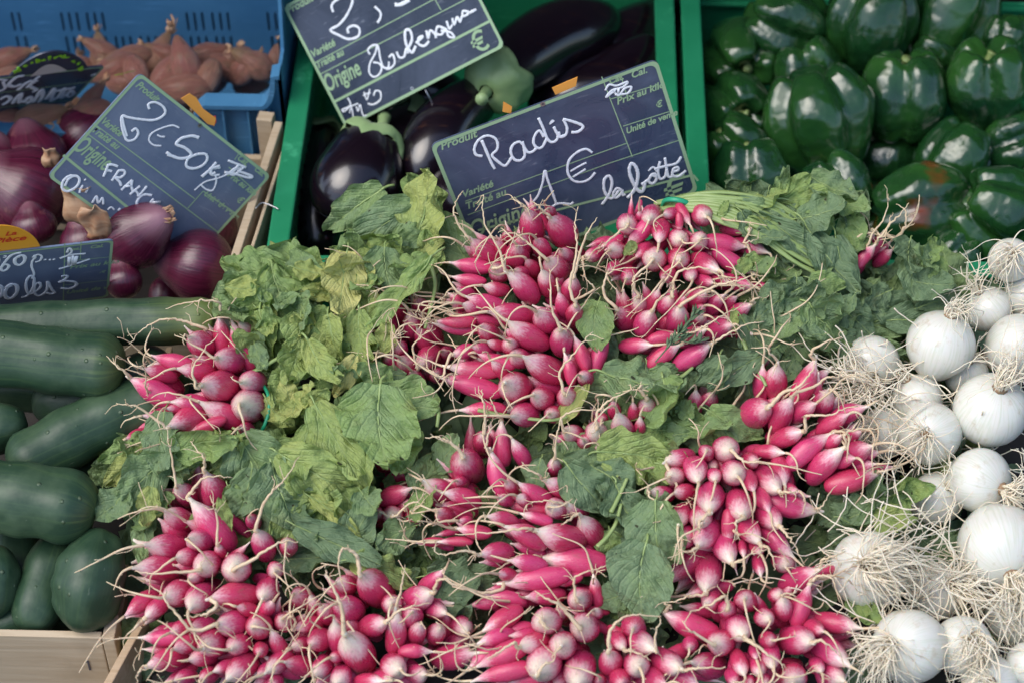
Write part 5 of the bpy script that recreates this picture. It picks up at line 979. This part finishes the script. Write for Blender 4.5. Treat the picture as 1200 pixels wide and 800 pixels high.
class Sign:
    def __init__(s, name, label, cor, ctr, zc, aspect=1.42, m='slate'):
        s.R, s.c, s.W, s.H = pose(cor, aspect, ctr, zc); s.M = Matrix.Translation(s.c) @ s.R.to_4x4(); s.Mi = s.M.inverted()
        s.t = bpy.data.objects.new(name, None); s.t.empty_display_size = .02; C.objects.link(s.t); s.t.matrix_basis = s.M; tag(s.t, label, 'price sign', 'black price signs stuck between the vegetables')
        W, H, r = s.W/2, s.H/2, s.W*.03; k = MB(); out = []
        for cx, cy_, a0 in ((W-r, H-r, 0), (-W+r, H-r, 90), (-W+r, -H+r, 180), (W-r, -H+r, 270)):
            for i in range(6): a = math.radians(a0+i*18); out.append((cx+r*math.cos(a), cy_+r*math.sin(a)))
        n = len(out); th = .0016; k.add([(x, y, 0) for x, y in out]+[(x, y, -th) for x, y in out], [tuple(range(n)), tuple(range(2*n-1, n-1, -1))]+[(i, n+i, n+(i+1)%n, (i+1)%n) for i in range(n)])
        ob('slate_board', k.mesh('slate_board', M[m], False), s.t)
        bw = s.W*.016; ins = [(x*(1-bw/W), y*(1-bw/H)) for x, y in out]; k = MB(); z = .0003
        k.add([(x*.999, y*.999, z) for x, y in out]+[(x, y, z) for x, y in ins], [(i, (i+1)%n, n+(i+1)%n, n+i) for i in range(n)]); ob('green_border', k.mesh('green_border', M['trim'], False), s.t)
        s.lines = MB(); s.strokes = MB(); s.n = 0
    def loc(s, px, py):                                  # photo pixel -> sign coordinates
        d = ray(px, py); nrm = s.R.col[2]; t = (s.c-CAM).dot(nrm)/d.dot(nrm); p = s.Mi @ (CAM+d*t); return Vector((p.x, p.y, 0))
    def rule(s, a, b, w=.0004):                         # printed line between two photo pixels
        A, B = s.loc(*a), s.loc(*b); d = (B-A).normalized(); n = Vector((-d.y, d.x, 0))*w; z = Vector((0, 0, .00022+.00001*s.n)); s.n += 1; k = MB(); k.add([A-n+z, B-n+z, B+n+z, A+n+z], [(0,1,2,3)]); ob('printed_line', k.mesh('printed_line', M['trim'], False), s.t)
    def stroke(s, flat, w=.0011, org=(0, 0), sc=1.):
        pts = [s.loc(org[0]+flat[i]/sc, org[1]+flat[i+1]/sc) for i in range(0, len(flat), 2)]; z = Vector((0, 0, .00035+.00003*(s.n % 9))); s.n += 1
        Q = crom(pts, 6) if len(pts) > 2 else [pts[0], pts[0].lerp(pts[1], .5), pts[1]]
        sd = random.Random(s.n); k = MB(); k.tube([q+z for q in Q], [w*sd.uniform(.85, 1.12) for _ in Q], 8, flat=.18, fz=Vector((0, 0, 1))); ob('pen_stroke', k.mesh('pen_stroke', M['chalk']), s.t)
    def dot(s, x, y, w): s.stroke((x-.6, y, x, y+.3, x+.6, y), w)
    def text(s, txt, px, py, h, m='trim', ang=0., cond=1., shear=.25, bold=.00022, name='printed_text'):
        cu = bpy.data.curves.new(name, 'FONT'); cu.body = txt; cu.size = h; cu.shear = shear; cu.offset = bold; o = bpy.data.objects.new(name, cu); C.objects.link(o)
        dg = bpy.context.evaluated_depsgraph_get(); me = bpy.data.meshes.new_from_object(o.evaluated_get(dg)); bpy.data.objects.remove(o); bpy.data.curves.remove(cu); me.name = name
        me.materials.clear(); me.materials.append(M[m]); p = s.loc(px, py); q = ob(name, me, s.t); s.n += 1
        q.matrix_basis = Matrix.Translation((p.x, p.y, .00028+.00001*(s.n % 12))) @ Matrix.Rotation(ang, 4, 'Z') @ Matrix.Diagonal((cond, 1, 1, 1)); return q
    def ring(s, px, py, r):
        p = s.loc(px, py); k = MB(); n = 14; k.add([(p.x+r*f*math.cos(2*PI*i/n), p.y+r*f*math.sin(2*PI*i/n), .0005) for f in (1, .5) for i in range(n)], [(i, (i+1)%n, n+(i+1)%n, n+i) for i in range(n)]); ob('eyelet', k.mesh('eyelet', M['metal']), s.t)
        k = MB(); k.add([(p.x+r*.5*math.cos(2*PI*i/n), p.y+r*.5*math.sin(2*PI*i/n), .0004) for i in range(n)], [tuple(range(n))]); ob('pin_hole', k.mesh('pin_hole', M['ink']), s.t)
    def done(s): pass
    def card(s, pts, m, label, cat, name, back=.0035, txt=None):     # a card standing behind the sign
        k = MB(); V = [s.loc(x, y)+Vector((0, 0, -back)) for x, y in pts]; n = len(V); V2 = [v+Vector((0, 0, -.0006)) for v in V]
        k.add([s.M @ v for v in V]+[s.M @ v for v in V2], [tuple(range(n)), tuple(range(2*n-1, n-1, -1))]+[(i, n+i, n+(i+1)%n, (i+1)%n) for i in range(n)]); c = s.M @ V[0]
        k.v = [tuple(Vector(v)-c) for v in k.v]; o = ob(name, k.mesh(name, M[m], False)); o.location = c; tag(o, label, cat); return o

# --- radish sign
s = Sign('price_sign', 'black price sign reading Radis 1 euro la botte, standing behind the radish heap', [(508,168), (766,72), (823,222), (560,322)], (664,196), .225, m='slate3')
s.rule((705,90), (741,184)); s.rule((727,86), (735,114)); s.rule((716,116), (772,99)); s.rule((730,148), (784,131)); s.rule((712,192), (797,164)); s.rule((545,236), (734,168)); s.rule((548,252), (712,192)); s.rule((551,230), (540,232)) if False else None
s.rule((560,270), (812,205), .0011); s.rule((812,205), (818,212), .0009)
s.text('Produit', 517, 176, .0100); s.text('Variété', 542, 232, .0090); s.text('Traité au', 546, 246, .0095); s.text('Origine', 552, 280, .0235, cond=.72, bold=.0003)
s.text('Cat.', 714, 99, .0072); s.text('Cal.', 740, 92, .0085); s.text('Prix au kilo', 723, 123, .0088); s.text('€', 769, 127, .0080); s.text('Unité de vente', 734, 157, .0080, cond=.9)
s.text('€', 782, 240, .034, shear=0)
O = (540, 110); z = 5.333
s.stroke((135,390,95,380,85,340,110,290,160,262,210,275,230,310,225,350,195,385,240,430,275,450,300,425,318,395), .00115, O, z); s.stroke((130,290,160,360,190,430,212,470), .00125, O, z)
s.stroke((395,325,365,300,325,320,312,365,335,410,375,415,400,380,385,300,395,330,420,365,450,360,475,335), .00115, O, z)
s.stroke((520,270,490,230,460,265,455,310,480,338,510,330,535,280), .00115, O, z); s.stroke((485,150,515,215,540,280,570,302,600,285,610,240,620,265,650,258), .00115, O, z); s.stroke((580,205,600,245,620,270,655,255,663,210,640,160), .00115, O, z); s.stroke((560,172,566,176,570,180), .0024, O, z)
s.stroke((638,158,690,170,762,200,735,235,690,240), .00125, O, z)
s.stroke((435,692,480,640,510,560,525,480,540,530,570,610,598,692), .00105, O, z); s.stroke((555,718,598,690,640,685,685,690,703,676), .00105, O, z)
s.stroke((822,368,780,345,720,370,675,420,668,490,700,540,750,552,800,535,840,492), .00105, O, z); s.stroke((685,485,735,455,785,430), .0009, O, z); s.stroke((700,520,740,495,780,470), .0009, O, z)
O = (680, 70); z = 4.444
s.stroke((112,755,150,700,165,640,150,605,125,625,125,680,150,720,175,715,200,680), .00125, O, z); s.stroke((215,680,190,670,170,700,185,720,210,700,218,680,222,705,235,700), .0011, O, z)
s.stroke((245,720,280,680,300,610,290,560,265,540,255,580,275,640,300,680,325,685,335,645,320,650,355,625), .0015, O, z); s.stroke((370,600,355,630,375,645,395,625,390,595,370,600,400,610), .0012, O, z); s.stroke((355,580,380,560,400,585), .0009, O, z)
s.stroke((415,530,405,580,415,620,440,610,450,570), .0012, O, z); s.stroke((440,510,450,570,460,610,485,605), .0012, O, z); s.stroke((385,570,440,555,500,540,525,505), .0012, O, z); s.stroke((480,585,510,575,505,560,485,570,480,600,510,608,550,578), .0012, O, z)
s.stroke((130,160,150,130,190,135,245,115,225,140,165,160,135,195,170,170,200,185,230,150,265,142,245,175,180,180), .001, O, z); s.stroke((180,150,175,175), .001, O, z); s.stroke((200,148,196,176), .001, O, z)
s.ring(636, 122, .0021); s.ring(709, 275, .0021); s.done()
s.card([(590,134), (591,122), (601,128), (600,136)], 'orange', 'small orange card corner behind the upper left edge of the radish sign', 'card', 'orange_card'); s.card([(648,106), (678,93), (676,104), (652,114)], 'orange', 'orange card edge behind the top of the radish sign', 'card', 'orange_card')

# --- aubergine sign
s = Sign('price_sign', 'black price sign reading Aubergine in white writing, cut by the top edge', [(331,6), (517,-93), (592,53), (406,152)], (461,30), .225)
s.rule((367,75), (530,-12)); s.rule((374,88), (545,0)); s.rule((391,120), (576,24), .0011); s.rule((510,0), (517,12))
s.text('Produit', 338, 17, .0092); s.text('Variété', 366, 68, .0088); s.text('Traité au', 372, 81, .0085, cond=.95); s.text('Origine', 384, 108, .0205, cond=.60, bold=.0004); s.text('€', 558, 64, .024, shear=0, bold=.0003)
O = (330, 0); z = 4.444
s.stroke((270,65,262,30,290,0,350,-20,370,10,340,80,300,130,255,158,300,185,350,205,400,190,405,150,375,135,345,150,350,175), .0012, O, z); s.stroke((485,35,515,65,515,95,500,120), .0011, O, z); s.stroke((590,25,620,25,668,0), .0018, O, z)
s.stroke((462,285,450,262,470,240,498,236,508,262,516,310,532,352,556,352,560,322), .0009, O, z); s.stroke((498,240,488,280,462,330,458,378,482,402,512,385,522,352,506,330,478,326), .0009, O, z)
s.stroke((560,300,580,285,590,330,560,360,530,350), .001, O, z); s.stroke((600,270,615,300,640,295,650,255,660,280), .0011, O, z); s.stroke((650,270,680,210,670,160,645,165,650,230,680,275,700,240), .0013, O, z)
s.stroke((700,225,730,200,735,190,715,200,715,230,745,240,770,215), .0012, O, z); s.stroke((755,160,765,200,775,160,800,180,805,200), .0012, O, z); s.stroke((850,150,815,140,805,175,835,180,855,150,870,190,900,195,880,170,830,160), .0011, O, z)
s.stroke((860,110,875,150,890,130), .0011, O, z); s.dot(330+848/z, 85/z, .0015) if False else None; s.stroke((890,95,900,130,915,90,930,115,940,85), .0011, O, z); s.stroke((965,60,945,60,945,85,970,75,968,55), .0011, O, z); s.stroke((975,70,1015,50), .0012, O, z)
s.stroke((345,510,360,545,330,580,320,570,400,540), .0007, O, z); s.stroke((355,590,365,560,375,615), .0006, O, z); s.stroke((390,555,400,580,410,545,425,600,445,600), .0006, O, z); s.stroke((430,480,445,520,460,465), .0007, O, z); s.stroke((425,500,440,490,465,485), .0006, O, z); s.stroke((450,540,480,545,515,520,515,480,490,475,480,500), .0008, O, z)
s.ring(483, 104, .0016); s.done()
k = MB(); a = s.M @ Vector((s.loc(491,96).x, s.loc(491,96).y, -.004)); b = lvl(508, 124, .17); k.tube([a, b], .0007, 6); ob('pin', k.mesh('pin', M['metal']), s.t).matrix_parent_inverse = s.Mi

# --- 2 euro 50 sign
s = Sign('price_sign', 'sky-tinted grey-blue price sign reading 2 euro 50 kg, FRANCE, tilted on the red onions', [(163,87), (319,204), (213,322), (57,205)], (187,205), .212, m='slate2')
s.rule((110,145), (228,233)); s.rule((100,155), (255,272)); s.rule((74,182), (200,284), .0011); s.rule((110,145), (109,146)); s.rule((238,224), (220,244)); s.rule((282,177), (275,187)); s.rule((291,187), (284,197)); s.rule((238,224), (276,250)); s.rule((275,187), (300,225)) if False else None; s.rule((268,196), (299,224))
s.text('Produit', 158, 101, .0086, cond=.9); s.text('Variété', 117, 143, .0082, cond=.9); s.text('Traité au', 106, 153, .0082, cond=.95); s.text('Origine', 84, 173, .0205, cond=.56, bold=.0004); s.text('Cat.', 277, 186, .0070); s.text('Cal.', 297, 199, .0070)
s.text('Prix au kilo', 266, 206, .0072); s.text('€', 276, 235, .0080); s.text('Unité de vente', 238, 228, .0068)
O = (50, 90); z = 5.
s.stroke((625,190,620,160,660,150,705,175,718,210,690,240,640,255,560,248,500,238,465,230,462,280,480,350,500,375,540,365,560,330,545,305,520,320), 0.00109, O, z); s.stroke((465,235,480,300,495,350), 0.00086, O, z)
s.stroke((800,300,760,285,700,300,640,330,622,370,650,400,695,405), 0.00078, O, z); s.stroke((670,340,690,350,715,352), 0.00078, O, z)
O = (180, 120); z = 4.706
s.stroke((250,195,215,185,180,190,150,200,125,230,170,250,205,280,195,300,150,310,100,295,70,275), 0.00133, O, z); s.stroke((75,290,110,300,150,308), 0.00086, O, z); s.stroke((240,285,190,310,180,350,215,365,265,350,295,315,285,285,240,285), 0.00117, O, z)
s.stroke((345,330,310,370,265,410), 0.00133, O, z); s.stroke((365,350,320,365,320,395,340,385), 0.00117, O, z); s.stroke((365,400,320,400,310,370,370,360), 0.00101, O, z); s.stroke((340,400,345,440,325,485,290,480,260,455), 0.00078, O, z); s.stroke((225,485,280,440,350,420,400,400,480,360), 0.00070, O, z)
s.stroke((410,320,460,340,510,360), 0.00109, O, z); s.stroke((470,340,440,380,400,395), 0.00125, O, z); s.stroke((500,355,470,380,440,400,420,385,470,350), 0.00101, O, z); s.stroke((390,385,450,395,520,415,545,410,500,390,460,380), 0.00109, O, z)
O = (50, 90); z = 5.
for st in ((385,510,370,550,355,585), (385,515,410,515,440,525), (370,550,390,550,405,555), (445,550,425,580,405,610), (440,550,475,550,480,570,455,590,425,590,450,615,460,640), (460,665,490,635,525,605), (525,605,520,640,530,675), (485,640,525,640), (510,690,545,660,570,640), (535,660,555,680,560,700), (560,700,590,665,610,640), (640,695,600,690,570,705,550,740,570,755,600,750), (650,715,625,745,605,770), (640,735,690,735), (625,750,655,750), (615,770,655,775)): s.stroke(st, .0011, O, z)
s.stroke((205,585,160,580,120,610,115,655,150,670,200,640,215,600,190,580,150,600,130,640), 0.00109, O, z); s.stroke((235,635,220,660,215,680), 0.00094, O, z); s.stroke((265,650,250,680), 0.00094, O, z); s.stroke((245,600,250,606), 0.00094, O, z); s.stroke((290,740,315,700,325,740,350,710,355,750), 0.00094, O, z); s.stroke((380,780,400,765,420,780), 0.00078, O, z); s.stroke((440,785,455,770), 0.00094, O, z)
s.ring(234, 147, .0018); s.done()
s.card([(214,118), (224,112), (232,117), (240,130), (255,141), (253,150), (245,148)], 'orange', 'orange card behind the top right edge of the sky-tinted grey-blue price sign', 'card', 'orange_card')
s.card([(249,141), (255,139), (256,146), (253,151)], 'redp', 'red tip of a card behind the sky-tinted grey-blue price sign', 'card', 'card_tip', .0045)

# --- little sign at the left edge
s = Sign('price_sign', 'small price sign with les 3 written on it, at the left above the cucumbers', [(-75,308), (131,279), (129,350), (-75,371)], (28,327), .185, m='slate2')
s.rule((76,285), (74,356)); s.rule((95,283), (94,304)); s.rule((76,306), (129,301)); s.rule((75,334), (128,328)); s.rule((0,359), (70,353))
s.text('Cat.', 78, 294, .0060); s.text('Cal.', 105, 291, .0068); s.text('Prix au kilo', 81, 315, .0085); s.text('€', 116, 321, .0068); s.text('Unité de vente', 77, 344, .0078)
O = (0, 260); z = 7.27
s.stroke((-30,270,-10,330,-45,400,-60,380), .0012, O, z); s.stroke((180,258,100,280,50,330,10,390,25,415,60,400,75,370,40,360,10,385), .0013, O, z); s.stroke((30,290,50,285,45,300,25,300), .0006, O, z); s.stroke((180,280,130,310,130,350,165,365,205,335,210,295,180,282,150,300), .0015, O, z)
s.stroke((290,280,300,300,275,330,270,380,290,440,270,480), .0010, O, z); s.stroke((275,300,320,275,355,290,340,325,300,340), .0010, O, z)
for x in (385, 425, 460): s.stroke((x-3, 316, x, 318, x+4, 316), .0013, O, z)
s.stroke((510,310,600,280,730,268), .0012, O, z); s.stroke((500,400,600,370,765,315), .0012, O, z); s.stroke((590,295,585,370), .0014, O, z); s.stroke((650,290,635,365), .0014, O, z); s.stroke((620,285,615,370), .001, O, z); s.stroke((570,260,590,220,610,250,570,290), .0010, O, z)
s.stroke((180,640,230,625,280,560,290,480,260,455,225,500,225,570,250,610,300,590,345,550,335,515,300,530,290,590,320,625,370,610,400,570,405,505,440,570,465,600,430,610,395,600), .0012, O, z)
s.stroke((520,460,570,455,560,480,505,510,560,500,640,510,645,540,590,565,520,560), .0013, O, z); s.stroke((-40,560,0,540,20,580,0,640,-40,620), .0016, O, z); s.stroke((50,560,90,530,140,540,145,590,110,640,65,650,40,610,60,560,100,540), .0017, O, z); s.dot(26.5, 358.5, .0014); s.done()
cen = (2, 300); pts = [(cen[0]+47*math.cos(a), cen[1]-33*math.sin(a)) for a in [2*PI*i/40 for i in range(40)]]
c_ = s.card(pts, 'yellow', 'round yellow-orange card with La Pièce in red, at the left edge', 'card', 'round_card', .002)
for tx, px, py, h in (('La', 6, 279, .0085), ('Pièce', -8, 288, .0105)):
    q = s.text(tx, px, py, h, 'redp', name='red_lettering', cond=1.1); w_ = s.M @ q.matrix_basis; q.parent = c_; q.matrix_basis = Matrix.Translation(-c_.location) @ s.M @ Matrix.Translation((0, 0, -.0020)) @ (s.Mi @ w_)

# --- black sign with an oval top, in the shallots
s = Sign('price_sign', 'black price sign with a lime green lettered oval on top, lying among the shallots', [(-65,101), (123,75), (66,141), (-118,158)], (2,118), .150)
s.t['label'] = 'black price sign with a lime green lettered oval top, lying among the shallots'
n = 26; arc = [s.loc(10+(x*93), 92-24*math.sin(PI*min(1, x)**1.1)**.7 - 13*x) for x in [i/n for i in range(n+1)]]; k = MB(); V = arc
V = [v+Vector((0,0,.0001)) for v in arc]; m_ = len(V); k.add(V+[v+Vector((0,0,-.0016)) for v in V], [tuple(range(m_-1, -1, -1)), tuple(range(m_, 2*m_))]+[(i, i+1, m_+i+1, m_+i) for i in range(m_-1)]); ob('oval_top', k.mesh('oval_top', M['slate'], False), s.t)
k = MB(); el = [(57+x*22, 86-x*3.5-11*math.sin(PI*(x+1)/2)) for x in [i/8-1 for i in range(17)]]; V = [s.loc(*e_)+Vector((0,0,.0006)) for e_ in el]; k.add(V, [tuple(range(len(V)-1, -1, -1))]); ob('cream_oval', k.mesh('cream_oval', M['cream'], False), s.t)
for i, (x, y) in enumerate(((16,85), (22,80), (29,77), (37,74), (45,71), (52,69), (59,67), (66,66), (73,66), (80,68), (86,70), (91,74), (94,79))):
    k = MB(); rnd = random.Random(i+70); P0 = [s.loc(x+rnd.uniform(-3, 3), y+rnd.uniform(-3, 3)) for _ in range(4)]; k.tube([p+Vector((0,0,.0006+.00004*i)) for p in crom(P0, 3)], .0013, 6, flat=.15, fz=Vector((0,0,1))); ob('lime_letter', k.mesh('lime_letter', M['lime']), s.t)
s.rule((0,109), (104,96), .0007); s.rule((0,126), (86,117), .0007); s.rule((40,140), (64,139), .0007)
O = (0, 50); z = 8.
s.stroke((-60,340,0,345,60,350,30,370,50,420,0,450,-40,430), .0016, O, z); s.stroke((220,310,160,320,95,370,90,400,140,410,200,385), .0022, O, z); s.stroke((170,440,240,380,300,350), .0022, O, z); s.stroke((370,310,300,370,250,420), .002, O, z); s.stroke((350,350,280,400,340,440,300,460), .002, O, z)
for st in ((0,530,60,500,100,520,60,560,20,580), (120,570,160,510,200,480,180,560,220,540), (230,560,270,510,300,530,260,570), (310,560,350,500,390,440,400,500,360,560), (430,530,470,480,510,430,480,540,520,520), (540,520,580,460,600,430,580,520), (470,460,600,440,700,420), (620,500,660,450,690,480,640,510)): s.stroke(st, .0022, O, z)
s.stroke((450,590,550,580,650,575), .0018, O, z); s.stroke((500,590,480,650), .0022, O, z); s.stroke((560,590,545,650), .0022, O, z); s.stroke((410,670,480,655,580,650), .0018, O, z); s.stroke((850,310,880,300,890,290), .0014, O, z)
k = MB(); P0 = [s.loc(50+x/8, 50+y/8)+Vector((0,0,.0007)) for x, y in ((670,300), (740,290), (800,270), (870,260))]; k.tube(P0, .0008, 6, flat=.2, fz=Vector((0,0,1)))
ob('lime_line', k.mesh('lime_line', M['lime']), s.t); s.done()
